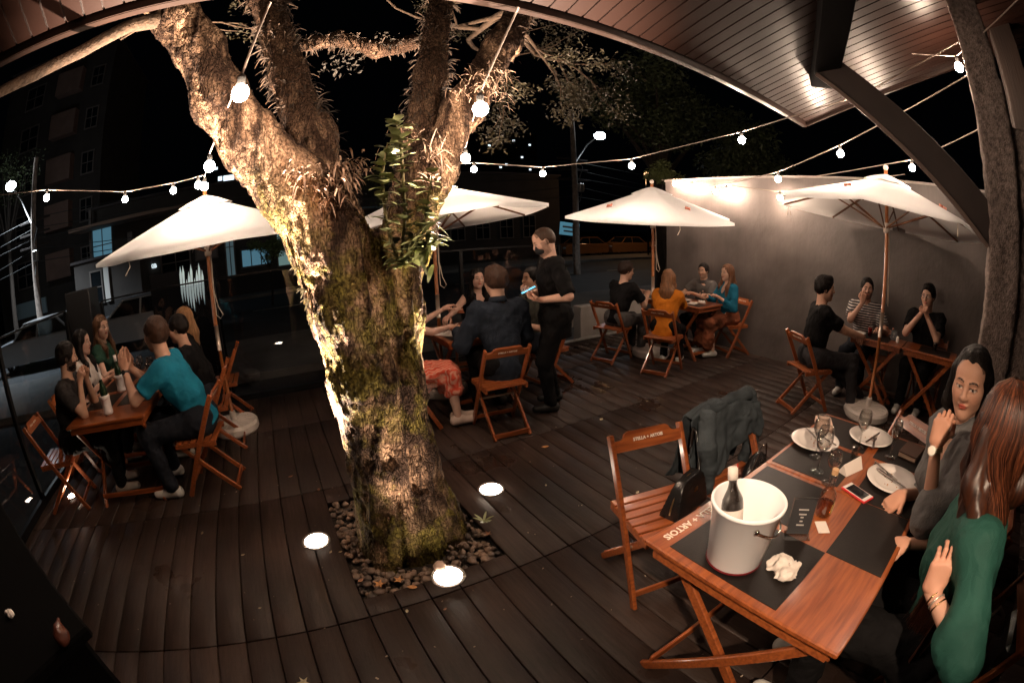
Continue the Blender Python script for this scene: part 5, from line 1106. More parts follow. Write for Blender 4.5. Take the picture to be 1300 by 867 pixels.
    for sg in(-1,1):
        e_((sg*.031,.096,.006),(.018,.02,.011),.012,'s')
        e_((sg*.031,.0735,.005),(.0145,.0135,.0135),.002)
        c((sg*.013,.088,.026),(sg*.044,.077,.026),.006 if female else .0075,.004,.012)
        c((sg*.018,.0875,.0125),(sg*.042,.082,.012),.0042,.0036,.003)
        c((sg*.019,.086,-.0025),(sg*.041,.081,-.0015),.0032,.0028,.003)
        e_((sg*.077,-.006,-.002),(.008,.018,.031),.006); c((sg*.083,-.014,.018),(sg*.083,-.014,-.008),.004,.004,.004)
        e_((sg*.0125,.097,-.026),(.0075,.009,.0075),.008)
    c((0,.087,.018),(0,.108,-.02),.008,.0105*fm,.012); e_((0,.104,-.026),(.011,.009,.009),.01)
    e_((0,.0895,-.0515),(.0235,.010,.0052),.006); e_((0,.088,-.0605),(.019,.0105,.0062),.005); 
    c((-.02,.103,-.056),(.02,.103,-.056),.0032,.0032,.002) if False else None
    F.put(lambda p:rcone(p,HP(-.023,.0985,-.0558).astype(np.float32),HP(.023,.0985,-.0558).astype(np.float32),.0028*s,.0028*s),HP(0,.1,-.056)-.05,HP(0,.1,-.056)+.05,.002,'s')
    c((0,-.02,-.045),tuple((HB.T@((Nb-up*.01*s)-Hc))/s),nk*.97,nk*1.06,.03)
    hc=np.array(hair['col']) if hair else np.array((.03,.02,.015))
    def headcol(V):
        q=(V-Hc)@HB/s; x,y,z=np.abs(q[:,0]),q[:,1],q[:,2]; c_=np.tile(sk,(len(V),1))*(.93+.14*VN(V*30))[:,None]
        def blend(w_,col): 
            nonlocal c_; w_=np.clip(w_,0,1)[:,None]; c_=c_*(1-w_)+np.array(col)*w_
        blend((1-np.sqrt(((x-.042)/.03)**2+((z+.03)/.026)**2))*.35*(y>.04),sk*np.array((1.05,.72,.66)))
        bz=.0275+.004*np.clip((x-.013)/.02,0,1)-.006*np.clip((x-.034)/.015,0,1)
        blend((1-np.abs(z-bz)/(.0042 if female else .0056))*2.5*(x>.012)*(x<.047)*(y>.05),hc*.5+np.array((.01,.008,.006)))
        ed=np.sqrt(((x-.031)/.0150)**2+((z-.0045)/.0064)**2)
        blend((1-ed)*4*(y>.06),(.55,.5,.47)); di=np.sqrt((x-.031)**2+(z-.005)**2); blend((1-di/.0062)*4*(y>.06),(.02,.012,.008))
        blend((1-np.abs(ed-1.12)/.22)*1.5*(z>.004)*(y>.06),(.03,.018,.014)*np.ones(3) if not female else (.012,.008,.008))
        lp=np.sqrt((q[:,0]/.0235)**2+((z+.056)/.0105)**2); blend((1-lp)*3*(y>.075),sk*np.array((.95,.5,.5)) if not female else sk*np.array((.85,.32,.33)))
        blend((1-np.abs(z+.0558)/.0018)*1.2*(x<.022)*(y>.075),(.06,.02,.018))
        if beard:
            b=((z<-.034)|((x>.052)&(z<.01)))&(y>-.01)&(lp>1.05)|((z<-.034)&(z>-.05)&(x<.03)&(y>.07)&(lp>1.05))
            b=b&~((z>-.034))|((x>.056)&(z<.012)&(z>-.12)&(y>-.012)&(y<.05)); b=b&(z>-.115)
            blend(b*beard*(.7+.5*VN(V*160)),hc*.7+np.array((.015,.01,.008)))
        sc_=((z>.06)|((y<-.0)&(z>-.03)))&(y<.06); blend(sc_*.7,hc)
        return c_
    V,f=F.mesh(); VV.append(V); FF.append(f+nv); CC.append(headcol(V)); nv+=len(V)
    # hands
    hs=.0034 if fine else .0046
    def hand(W_,E_,d,n_,sg,curl):
        d=unit(d) if d is not None else unit(W_-E_)
        n_=np.array(n_,float) if n_ is not None else np.array((0,0,-1.)); n_=n_-(n_@d)*d
        if np.linalg.norm(n_)<.05: n_=np.array((0,1.,0))-(d[1])*d
        n_=unit(n_); sd=np.cross(n_,d)*sg   # thumb side
        F=Field(W_-.2*s,W_+.2*s,hs); C_=lambda a,b,ra,rb,k=.008:F.cone(a,b,ra*s,rb*s,k*s)
        fa=unit(W_-E_); C_(W_-fa*.035*s,W_+d*.015*s,(.0265 if not female else .0215),.024 if not female else .021,.01)
        offs=(.031,.0105,-.0105,-.030); Ls=(.040,.045,.042,.033); z_=.9 if female else 1.0
        for i,(o,l) in enumerate(zip(offs,Ls)):
            K_=W_+(d*(.088-.006*abs(i-1))+sd*o)*s*z_; C_(W_+(d*.012+sd*o*.55)*s,K_,.0165,.0125,.014)
            cu=curl*(1+.12*(i-1)); a=0; p=K_; l_=l*s*z_
            for j,(seg,rr,da) in enumerate(((1.0,.0092,.45),(.68,.0082,1.0),(.52,.0074,.8))):
                a+=cu*da*1.25; dd=d*math.cos(a)+n_*math.sin(a)+sd*o*(.9 if curl<.5 else .1); dd=unit(dd); p2=p+dd*l_*seg; C_(p,p2,rr*z_,rr*z_*.92,.003); p=p2
        tb=W_+(d*.028+sd*.026+n_*.006)*s*z_; t1=unit(d*.65+sd*.65+n_*.35); t2=unit(d*.85+sd*(.3-.5*curl)+n_*(.3+.5*curl)); m1=tb+t1*.042*s*z_; m2_=m1+t2*.034*s*z_; m3=m2_+unit(t2+n_*curl*.6-sd*.2*curl)*.026*s*z_
        C_(W_+(d*.015+sd*.01)*s,tb,.017,.015,.012); C_(tb,m1,.0145*z_,.0115*z_,.008); C_(m1,m2_,.0112*z_,.0105*z_,.004); C_(m2_,m3,.0102*z_,.0085*z_,.004)
        addp(F,lambda V:np.tile(sk*np.array((1.02,.94,.9)),(len(V),1))*(.92+.16*VN(V*40))[:,None])
        return W_+d*.07*s,m3
    def ln_(v): 
        if v is None: return None
        v=np.array(v,float); return np.array((v@rt,v@fd,v[2]))
    hand(wl,EL,ln_(dl),ln_(nl),1,curl_l); hand(wr,ER,ln_(dr),ln_(nr),-1,curl_r)
    me=np_mesh('body',np.concatenate(VV),np.concatenate(FF)); vcol(me,'tone',np.clip(np.concatenate(CC),0,1)); link('body',me,SKIN,root)
    # ---- clothes
    def garment(name,prims,m,h=None,k=.052,fold=.006,clips=(),fs=.09,holes=()):
        h=h or (.0075 if fine else .0105)
        P_=np.array([p for a,b,_,_ in prims for p in(a,b)]); mr=max(max(a,b) for _,_,a,b in prims)
        F=Field(P_.min(0)-mr-.03,P_.max(0)+mr+.03,h)
        for a,b,ra,rb in prims: F.cone(a,b,ra,rb,k*s)
        F.noise(fold*1.2,fs,len(name)%7,(1,.7,1.3)); F.noise(fold*.9,fs*.42,3,(1.3,.8,.8)); F.noise(fold*.4,fs*.2,5)
        for fn in clips: F.clip(fn)
        for (c_,r_) in holes: F.put(lambda p:ellip(p,np.array(c_,np.float32),r_),np.array(c_)-max(r_)-.03,np.array(c_)+max(r_)+.03,.004,'s')
        V,f=F.mesh(); return link(name,np_mesh(name,V,f),m,root)
    if top:
        g_=.012*s*top.get('loose',1); tl_=[(P0-rx*.06*s-up*.03*s,P0+rx*.06*s-up*.03*s,.117*s*hv+g_*.6,.117*s*hv+g_*.6),(P0,mid,.12*s*hv+g_,.108*s*hv+g_),(mid-rx*.03*s,Ch-rx*.045*s,.104*s*hv+g_,.117*s+g_),(mid+rx*.03*s,Ch+rx*.045*s,.104*s*hv+g_,.117*s+g_),
          (Ch+up*.08*s-rx*.07*s,Ch+up*.08*s+rx*.07*s,.10*s+g_,.10*s+g_),(SL+rx*.03*s,SR-rx*.03*s,.056*s+g_,.056*s+g_)]
        if female: tl_+=[(Ch+rx*sg*.06*s+fw*.07*s,Ch+rx*sg*.07*s+fw*.09*s+up*.01*s,.05*s+g_,.046*s+g_) for sg in(-1,1)]
        sv=top.get('sleeve',.55)
        for S_,E_,W_ in((SL,EL,wl),(SR,ER,wr)):
            r0=(.048 if female else .057)*s+g_; r1=(.037 if female else .045)*s+g_*(1.3 if sv<1 else 1)
            if sv<=0: continue
            if sv<1: tl_.append((S_,S_+(E_-S_)*sv,r0,r0*(1-sv)+r1*sv+.006*s))
            else:
                tl_.append((S_,E_,r0,r1)); q=min(sv-1,1)*.93
                if q>.02: tl_.append((E_,E_+(W_-E_)*q,r1,(.030*s+g_)*(1 if not top.get('puff') else 1.5)))
        # collar opening
        holes=[(Nb+hdv*.055*s+fw*.03*s,(nk*s*1.15,nk*s*1.35,.055*s))]
        if top.get('vneck'): holes.append((Nb+fw*.10*s-up*.03*s,(.045*s,.06*s,.10*s)))
        hem=top.get('hem',-.08)
        clips=[lambda p:-(((p-P0)@up)-hem*s)]; tl_.append((P0,P0+up*hem*s,.12*s*hv+g_,.125*s*hv+g_)) if hem<-.1 else None
        if 0<sv<1:
            for S_,E_ in((SL,EL),(SR,ER)):
                c_=S_+(E_-S_)*(sv+.10); dd=unit(E_-S_); F2=lambda p,c_=c_,dd=dd:np.where(np.linalg.norm(p-c_,axis=-1)<.10*s,(p-c_)@dd,-1.0); clips.append(F2)
        sh=garment(top.get('name','shirt'),tl_,top['mat'],fold=.005*top.get('fold',1.6),clips=clips,holes=holes)
        if top.get('collar'):
            q=MB(); q.smooth=True; cc=Nb+hdv*.03*s
            n=18; V=[];Fc=[]
            for i in range(n+1):
                a=-2.5+5.0*i/n-math.pi/2+math.pi; dx=rx*math.cos(a-math.pi/2+math.pi)+fw*math.sin(a-math.pi/2+math.pi)*1.0
                for (r_,z) in((nk+.008,.035),(nk+.022,-.012),(nk+.012,-.012),(nk+.004,.02)): V.append(cc+dx*r_*s*1.05+up*(z-.012-(.03*max(0,dx@fw)))*s+fw*.006*s)
            for i in range(n):
                for j in range(4): Fc.append((i*4+j,(i+1)*4+j,(i+1)*4+(j+1)%4,i*4+(j+1)%4))
            q.add(V,Fc); q.build('collar',top['mat'],sh)
    if bottom:
        kind=bottom.get('kind','trousers'); g_=.012*s
        bl=[(P0-rx*.07*s,P0+rx*.07*s,.122*s*hv+g_,.122*s*hv+g_)]
        if kind=='trousers':
            for H_,K_,A_ in((hpL,KL,aL),(hpR,KR,aR)):
                bl+= [(H_+np.array((0,0,.005)),K_,.094*s+g_,.06*s+g_),(K_,A_*.97+K_*.03,.06*s+g_,.045*s+g_)]
            garment('trousers',bl,bottom['mat'],k=.05,fold=.008,clips=[])
        elif kind=='shorts':
            for H_,K_ in((hpL,KL),(hpR,KR)): bl.append((H_,H_+(K_-H_)*.8,.088*s+g_,.068*s+g_))
            garment('shorts',bl,bottom['mat'],k=.03,fold=.007,clips=[])
        elif kind=='skirt':
            bl+=[(hpL,KL,.09*s+g_,.085*s),(hpR,KR,.09*s+g_,.085*s),((hpL+hpR)/2,(KL+KR)/2,.1*s,.1*s)]
            dn=bottom.get('drop',.3)
            for K_ in(KL,KR): bl.append((K_,K_+np.array((0,.02,-dn*s)),.085*s,.10*s))
            garment('skirt',bl,bottom['mat'],k=.05,fold=.014,fs=.07,clips=[])
    if shoes is not None:
        sm_=mat('shoe %.2f %.2f'%(shoes[0],shoes[2]),shoes,.6,noise=.15,nscale=20)
        for K_,A_ in((KL,aL),(KR,aR)):
            tf=unit((A_-K_)*np.array((1,1,0))*.3+np.array((0,1,0))); z=-.045*s
            F=Field(A_-.2*s,A_+.26*s,.009)
            F.cone(A_+np.array((0,0,-.03*s))-tf*.03*s,A_+np.array((0,0,-.02*s))+tf*.02*s,.042*s,.042*s,.02); F.cone(A_+np.array((0,0,z))-tf*.04*s,A_+np.array((0,0,z))+tf*.15*s,.042*s,.036*s,.02)
            F.clip(lambda p:-(p[...,2]-(A_[2]-.088*s)))
            V,f=F.mesh(); link('shoe',np_mesh('shoe',V,f),sm_,root)
    # ---- hair
    if hair:
        hm=hairmat(tuple(hair['col'])); kd=hair['kind']
        lo=Hc-.2*s; hi=Hc+.2*s
        if kd=='long':
            L_=hair.get('len',.4); lo=lo-np.array((.08,.1,L_))*s; hi=hi+np.array((.08,.1,0))*s
        F=Field(lo,hi,.006 if fine else .0072)
        vol=hair.get('vol',1.0)
        if kd=='buzz': e_=lambda p,r_,k=.02,mode='u',B=None: F.ell(HP(*p),[q*s for q in r_],HB if B is None else B,k*s,mode)
        e_=lambda p,r_,k=.02,mode='u': F.ell(HP(*p),[q*s for q in r_],HB,k*s,mode)
        th={'buzz':.002,'short':.012,'quiff':.014,'long':.014,'bun':.010}[kd]*vol
        e_((0,-.016,.036),(.077+th,.096+th,.086+th*1.3))
        if kd in('short','buzz'): e_((0,-.045,-.0),(.070+th*.6,.062+th*.6,.06),.03)
        if kd=='quiff': e_((0,.04,.105),(.05,.045,.03),.03); e_((0,-.045,0),(.07+th*.6,.062+th*.6,.06),.03)
        if kd=='bun': e_((0,-.115,.05),(.045,.04,.045),.02); e_((0,-.05,-.02),(.066,.06,.07),.03)
        if kd=='long':
            dn=np.array((0,0,-1.)); bk=unit(-hfw*np.array((1,1,0)))
            rd=hr_
            p0=HP(0,-.06,.0); nb=Nb+bk*.085*s
            F.cone(p0,nb,.075*s,.07*s,.03); end=nb+(dn*.8*(L_-.17)+bk*.03)*s
            F.cone(nb-rd*.04*s,end-rd*.045*s,.045*s,.022*s,.04); F.cone(nb+rd*.04*s,end+rd*.045*s,.045*s,.022*s,.04); F.cone(nb,end,.05*s,.03*s,.04)
            for sg in(-1,1):
                fr_=hair.get('front',(1,1))[0 if sg<0 else 1]
                a_=HP(sg*.078,-.005,.03); b_=HP(sg*.085,-.002,-.09); F.cone(a_,b_,.024*s,.028*s,.03)
                if fr_: 
                    c_=Nb+rx*sg*.105*s+fw*.085*s-up*.03*s; d_=c_-np.array((0,0,1))*s*(L_-.2)*.8+fw*.03*s; F.cone(b_,c_,.028*s,.032*s,.03); F.cone(c_,d_,.032*s,.014*s,.03)
                else: F.cone(b_,nb+rd*sg*.06*s,.028*s,.04*s,.03)
        # face opening
        fo={'buzz':.0,'short':.0,'quiff':0,'long':.004,'bun':.0}[kd]
        e_((0,.115,-.030),((.075 if kd in('long','bun') else .092)-fo,.088,.113),.008,'s')
        if kd in('short','buzz','quiff'):
            pl=HB[:,2]; 
            for sg in(-1,1): e_((sg*.105,.012,-.05),(.036,.05,.06),.006,'s')
            F.clip(lambda p:np.where(((p-Hc)@HB[:,1])/s<-.02,-(((p-Hc)@pl)/s+.062),-(((p-Hc)@pl)/s+.035))*s)
        hn=.55 if fine else 1
        F.noise(.004*hn*s*(1 if kd!='buzz' else .2),.012,1,(1,1,.35) if kd=='long' else (1,1,1)); F.noise(.006*hn*s*(1 if kd!='buzz' else .1),.05,2,(1,1,.4) if kd=='long' else (1,1,1))
        if kd=='long': F.noise(.004*hn*s,.016,4,(1,1,.1))
        V,f=F.mesh(); ho=link('hair',np_mesh('hair',V,f),hm,root)
        root['_']=0; del root['_']
    else: ho=None
    if beard>=1:
        F=Field(Hc-.17*s,Hc+.17*s,.006); hm=hairmat(tuple(hair['col'] if hair else (.03,.02,.015)))
        e_=lambda p,r_,k=.02,mode='u': F.ell(HP(*p),[q*s for q in r_],HB,k*s,mode)
        e_((0,.024,-.055),(.066,.070,.066)); e_((0,.05,.01),(.09,.1,.046),.01,'s'); e_((0,.1,-.054),(.026,.03,.012),.006,'s'); F.clip(lambda p:(((p-Hc)@HB[:,2])/s+.028)*s); F.clip(lambda p:-(((p-Hc)@HB[:,1])/s-.0)*s)
        F.noise(.004,.012,1); V,f=F.mesh(); link('beard',np_mesh('beard',V,f),hm,root)
    if mask:
        F=Field(Hc-.17*s,Hc+.17*s,.005); e_=lambda p,r_,k=.02,mode='u': F.ell(HP(*p),[q*s for q in r_],HB,k*s,mode)
        e_((0,.036,-.045),(.064,.078,.062)); F.clip(lambda p:np.abs(((p-Hc)@HB[:,2])/s+.042)*s-.045*s); F.clip(lambda p:-(((p-Hc)@HB[:,1])/s-.02)*s); V,f=F.mesh(); mk_=link('face_mask',np_mesh('face_mask',V,f),mat('black mask',(.012,.012,.013),.8),root)
        for sg in(-1,1):
            q=MB(); q.tube([HP(sg*.06,.03,-.03),HP(sg*.078,.0,-.0),HP(sg*.084,-.02,.02)],.0015*s,5); q.build('strap',MATS['black mask'],mk_)
    if glasses:
        q=MB(); gmx=mat('spectacle frame',(.01,.01,.01),.3)
        for sg in(-1,1):
            ring=[HP(sg*.031+.021*math.cos(a),.098,.004+.016*math.sin(a)) for a in np.linspace(0,2*math.pi,17)]; q.tube(ring,.0022*s,5,cap=False)
            q.tube([HP(sg*.052,.097,.008),HP(sg*.078,.05,.010),HP(sg*.083,-.01,.008)],.002*s,5)
        q.tube([HP(-.01,.1,.008),HP(.01,.1,.008)],.002*s,5); q.build('spectacles',gmx,root)
    if watch:
        W_,E_=(wl,EL) if watch[0]=='l' else (wr,ER); d=unit(W_-E_); c_=W_-d*.02*s; ns=ln_(watch[2]) if len(watch)>2 else np.array((0,0,1.)); ns=unit(ns-(ns@d)*d); sd=np.cross(d,ns)
        q=MB(); q.smooth=True; rg=[c_+(ns*math.cos(a)+sd*math.sin(a))*.0285*s for a in np.linspace(0,2*math.pi,21)]
        for o_ in(-.006,0,.006): q.tube([p+d*o_*s for p in rg],.0042*s,6,cap=False)
        wa=q.build('watch',mat('watch strap '+watch[1],(.01,.01,.011) if watch[1]=='black' else (.55,.4,.25),.35,metal=0 if watch[1]=='black' else .9),root)
        q=MB(); B_=np.stack([d,sd,ns],1); n=20; V=[];Fc=[]
        for z,r_ in((.024,.017),(.036,.017),(.038,.014),(.0385,0.0)):
            for k in range(n): a=2*math.pi*k/n; V.append(c_+B_@np.array((r_*math.cos(a),r_*math.sin(a),z+.004))*s)
        for i in range(3):
            for k in range(n): Fc.append((i*n+k,i*n+(k+1)%n,(i+1)*n+(k+1)%n,(i+1)*n+k))
        q.add(V,Fc); q.build('watch_face',mat('watch face '+watch[1],(.02,.02,.02) if watch[1]=='black' else (.75,.7,.62),.2),wa)
    r=Person(); r.root=root; r.HP=HP; r.HB=HB; r.Hc=Hc; r.Nb=Nb; r.wl=wl; r.wr=wr; r.EL=EL; r.ER=ER; r.s=s; r.loc=loc; r.rx=rx; r.fw=fw; r.up=up; r.P0=P0; r.Ch=Ch; r.hair=ho; r.SL=SL; r.SR=SR; r.KL=KL;r.KR=KR
    return r
def hairmat(col):
    nm='hair %.3f %.3f'%(col[0],col[1])
    if nm in MATS: return MATS[nm]
    m=mat(nm,col,.5,noise=.5,nscale=60,stretch=(1,1,.06),spec=.22,detail=3); N,L,B=nodes_of(m); B.inputs['Specular IOR Level'].default_value=.12 if col[0]<.02 else .25
    tc=N.new('ShaderNodeTexCoord'); mp=N.new('ShaderNodeMapping'); mp.inputs['Scale'].default_value=(260,260,9); nz=N.new('ShaderNodeTexNoise'); nz.inputs['Scale'].default_value=1; nz.inputs['Detail'].default_value=3
    bp=N.new('ShaderNodeBump'); bp.inputs['Strength'].default_value=.9; bp.inputs['Distance'].default_value=.004
    L.new(tc.outputs['Object'],mp.inputs[0]); L.new(mp.outputs[0],nz.inputs['Vector']); L.new(nz.outputs['Fac'],bp.inputs['Height']); L.new(bp.outputs[0],B.inputs['Normal']); return m
def fab(name,col,rough=.85,n=.3,**k):
    if name in MATS: return MATS[name]
    m=mat(name,col,rough,noise=n,nscale=7,bump=.3,bscale=320,spec=.12,**k); N,L,B=nodes_of(m)
    tc=N.new('ShaderNodeTexCoord'); wv=N.new('ShaderNodeTexNoise'); wv.inputs['Scale'].default_value=11; wv.inputs['Detail'].default_value=3; wv.inputs['Distortion'].default_value=1.6; L.new(tc.outputs['Object'],wv.inputs['Vector'])
    b2=N.new('ShaderNodeBump'); b2.inputs['Strength'].default_value=.4; b2.inputs['Distance'].default_value=.022; L.new(wv.outputs['Fac'],b2.inputs['Height']); L.new(B.inputs['Normal'].links[0].from_socket,b2.inputs['Normal']); L.new(b2.outputs[0],B.inputs['Normal']); return m
BLACK=fab('black cotton',(.006,.0055,.006)); DARKJ=fab('dark denim',(.012,.014,.020)); BRH=(.035,.016,.009); BKH=(.010,.007,.006)
K=dict
# --- left table
p_beard=person((-2.36,3.5),(1,.12),'bearded man in a dark T-shirt leaning on the left table',head=(-2.06, 3.66, 1.21),look=(-1.5,4.0,1.1),lean=14,hl=(-1.93,3.74,1.0),hr=(-1.92,3.56,1.0),dl=(.3,-.2,.9),dr=(.3,.2,.9),nl=(.3,-1,0),nr=(.3,1,0),curl_l=1.1,curl_r=1.1,el=(-.4,.1,-1),er=(.5,.2,-1),top=K(mat=fab('charcoal cotton',(.03,.027,.027)),sleeve=.6),bottom=K(mat=BLACK),hair=K(kind='short',col=BKH),beard=1,scale=.97,shoes=(.5,.45,.4))
person((-2.42,4.25),(1,.0),'dark-haired woman in a white top at the left table beside the bearded man',head=(-2.21, 4.38, 1.21),look=(-1.3,4.4,1.15),lean=10,female=True,skin=(.55,.33,.25),hl=(-1.95,4.42,.84),hr=(-1.95,4.18,.84),top=K(mat=fab('white knit',(.62,.55,.5)),sleeve=.5),bottom=K(mat=BLACK),hair=K(kind='long',col=BKH,len=.48),scale=.95)
person((-2.4,5.0),(1,-.1),'long-haired woman in a dark green top at the far end of the left table',head=(-2.21, 5.04, 1.25),look=(-1.0,4.3,1.2),lean=8,female=True,skin=(.55,.34,.26),hl=(-1.95,4.95,.84),hr=(-1.9,4.75,.84),top=K(mat=fab('dark green cloth',(.015,.045,.03)),sleeve=.4),bottom=K(mat=BLACK),hair=K(kind='long',col=(.10,.045,.02),len=.55),scale=.99)
person((-.78,5.0),(-1,-.1),'blonde woman at the far end of the left table, behind the man in black',head=(-1.11, 4.93, 1.18),look=(-1,.25),nod=0,lean=6,female=True,skin=(.55,.35,.27),hl=(-1.25,4.9,.84),hr=(-1.3,5.1,.84),top=K(mat=BLACK,sleeve=1.8),bottom=K(mat=BLACK),hair=K(kind='long',col=(.42,.22,.10),len=.5),scale=1.0)
person((-.76,4.22),(-1,.0),'dark-haired man in a black T-shirt beside the man in teal',head=(-1.03, 4.24, 1.18),look=(-1,.15),nod=8,lean=20,skin=(.5,.29,.2),hl=(-1.2,4.02,.84),hr=(-1.25,4.3,.84),top=K(mat=BLACK,sleeve=.6),bottom=K(mat=DARKJ),hair=K(kind='short',col=BKH),scale=1.02)
p_teal=person((-.80,3.5),(-1,.1),'man in a teal T-shirt seen from behind at the left table',head=(-1.1, 3.59, 1.25),look=(-2.2,4.3,1.15),nod=-3,lean=24,skin=(.52,.3,.21),hl=(-1.40,3.52,1.03),hr=(-1.40,3.66,1.03),dl=(-.1,.12,1),dr=(-.1,-.12,1),nl=(0,1,0),nr=(0,-1,0),curl_l=.35,curl_r=.35,el=(-.6,.6,-1),er=(.3,.6,-1),fl=(-1.2,3.35,.09),top=K(mat=fab('teal cotton',(.012,.17,.27)),sleeve=.6,fold=1.3),bottom=K(mat=DARKJ),hair=K(kind='short',col=(.05,.022,.012)),beard=.5,scale=1.0,watch=('l','black',(0,-1,0)))
# --- middle table
person((1.82,3.42),(.12,1),'man in a dark suit jacket seen from behind at the middle table',head=(1.91, 3.60, 1.29),look=(-.05,1),nod=4,lean=9,skin=(.5,.3,.22),hl=(1.62,3.86,.83),hr=(2.1,3.86,.83),top=K(mat=fab('navy suit cloth',(.018,.024,.036)),sleeve=1.95,loose=1.7,hem=-.16,collar=True),bottom=K(mat=BLACK),hair=K(kind='quiff',col=(.05,.022,.012),vol=1.0),scale=1.04,shoes=(.03,.025,.02))
person((2.3,4.98),(-.15,-1),'smiling woman with long black hair facing the camera at the middle table',head=(2.3, 4.77, 1.19),look=(2.1,3.4,1.25),lean=8,female=True,skin=(.58,.36,.28),hl=(2.3,4.5,.84),hr=(1.75,4.45,.84),top=K(mat=BLACK,sleeve=0,vneck=True),bottom=K(mat=BLACK),hair=K(kind='long',col=BKH,len=.42),scale=1.0)
person((2.74,4.1),(-1,.05),'man in an olive polo shirt at the middle table looking left',head=(2.59, 4.1, 1.21),look=(1.6,4.1,1.3),lean=4,skin=(.45,.26,.18),hl=(2.35,3.9,.78),hr=(2.3,4.2,.84),top=K(mat=fab('olive cotton',(.055,.055,.045)),sleeve=.6,collar=True),bottom=K(mat=DARKJ),hair=K(kind='short',col=BKH),scale=1.0,heavy=1.06)
redp=fab('red patterned cloth',(.55,.09,.05)); N,L,B=nodes_of(redp); tcx=N.new('ShaderNodeTexCoord'); mpx=N.new('ShaderNodeMapping'); mpx.inputs['Scale'].default_value=(1,1,1); wv=N.new('ShaderNodeTexWave'); wv.inputs['Scale'].default_value=16; wv.inputs['Distortion'].default_value=2.5; wv.inputs['Detail'].default_value=3; L.new(tcx.outputs['Object'],wv.inputs['Vector']); rr=N.new('ShaderNodeValToRGB'); rr.color_ramp.elements[0].color=(.55,.06,.03,1); rr.color_ramp.elements[1].color=(.62,.28,.2,1); L.new(wv.outputs['Fac'],rr.inputs[0]); L.new(rr.outputs[0],B.inputs['Base Color'])
person((1.04,3.87),(1,-.12),'woman in a red patterned dress half hidden behind the tree trunk',look=(2.0,4.2,1.2),lean=12,female=True,skin=(.58,.36,.28),hl=(1.62,4.18,1.0),hr=(1.60,3.94,.86),dl=(.8,.1,.3),top=K(mat=redp,sleeve=.4,name='dress_top'),bottom=K(kind='skirt',mat=redp,drop=.14),hair=K(kind='long',col=BRH,len=.4),fl=(1.50,3.70,.10),fr=(1.46,3.60,.1),scale=.98,shoes=(.6,.45,.38))
wait_=person((2.46,3.42),(-.93,.36),'waiter in a black uniform and face mask standing and looking down at a phone',head=(2.38, 3.46, 1.65),look=(-.93,.36),nod=26,lean=5,standing=True,skin=(.6,.36,.27),hl=(2.24,3.34,1.12),hr=(2.27,3.52,1.16),dl=(-.8,.5,.1),dr=(-.9,-.1,.1),nl=(0,0,1),nr=(0,0,1),curl_l=.7,curl_r=.7,fl=(2.36,3.40,.09),fr=(2.56,3.62,.09),top=K(mat=BLACK,sleeve=.85,hem=-.22,loose=1.3),bottom=K(mat=BLACK),hair=K(kind='buzz',col=(.06,.03,.018)),beard=.5,mask=True,scale=.99,shoes=(.012,.012,.012))
# --- centre table
person((4.12,4.42),(1,.1),'man in a black shirt and glasses leaning over the centre table beside the parasol pole',head=(4.34, 4.43, 1.18),look=(5.4,4.0,1.0),lean=16,skin=(.55,.33,.24),hl=(4.75,4.62,.85),hr=(4.62,4.28,.84),top=K(mat=BLACK,sleeve=.65),bottom=K(mat=fab('grey trousers',(.09,.085,.085))),hair=K(kind='quiff',col=(.03,.014,.009)),glasses=True,scale=1.0,fl=(4.6,4.55,.09),shoes=(.6,.56,.52))
person((4.26,3.64),(.95,.4),'woman in an orange jacket seen from behind at the centre table',head=(4.4, 3.71, 1.12),look=(1,.5),nod=8,lean=10,female=True,skin=(.55,.33,.25),hl=(4.75,4.0,.84),hr=(4.78,3.8,.84),top=K(mat=fab('orange cloth',(.55,.17,.015)),sleeve=1.9,loose=1.8,hem=-.2),bottom=K(mat=BLACK),hair=K(kind='long',col=(.20,.09,.04),len=.42,front=(0,0)),scale=1.0)
person((5.66,4.15),(-1,-.05),'man in a grey polo shirt at the centre table, back to the wall',head=(5.64, 4.06, 1.15),look=(4.2,3.9,1.05),lean=5,skin=(.52,.31,.22),hl=(5.3,3.95,.84),hr=(5.25,4.3,.84),top=K(mat=fab('grey polo',(.10,.09,.085)),sleeve=.6,collar=True),bottom=K(mat=DARKJ),hair=K(kind='short',col=BKH),beard=.4,scale=.99)
person((5.68,3.5),(-1,.4),'woman with long fair-ended hair in a blue top at the centre table',head=(5.55, 3.57, 1.17),look=(4.3,3.9,1.15),lean=7,female=True,skin=(.58,.37,.28),hl=(5.3,3.5,.84),hr=(5.3,3.75,.84),top=K(mat=fab('blue print',(.012,.12,.2)),sleeve=1.7,vneck=True),bottom=K(kind='skirt',mat=fab('floral cloth',(.25,.08,.04),n=.8)),hair=K(kind='long',col=(.16,.07,.035),len=.45),scale=1.0)
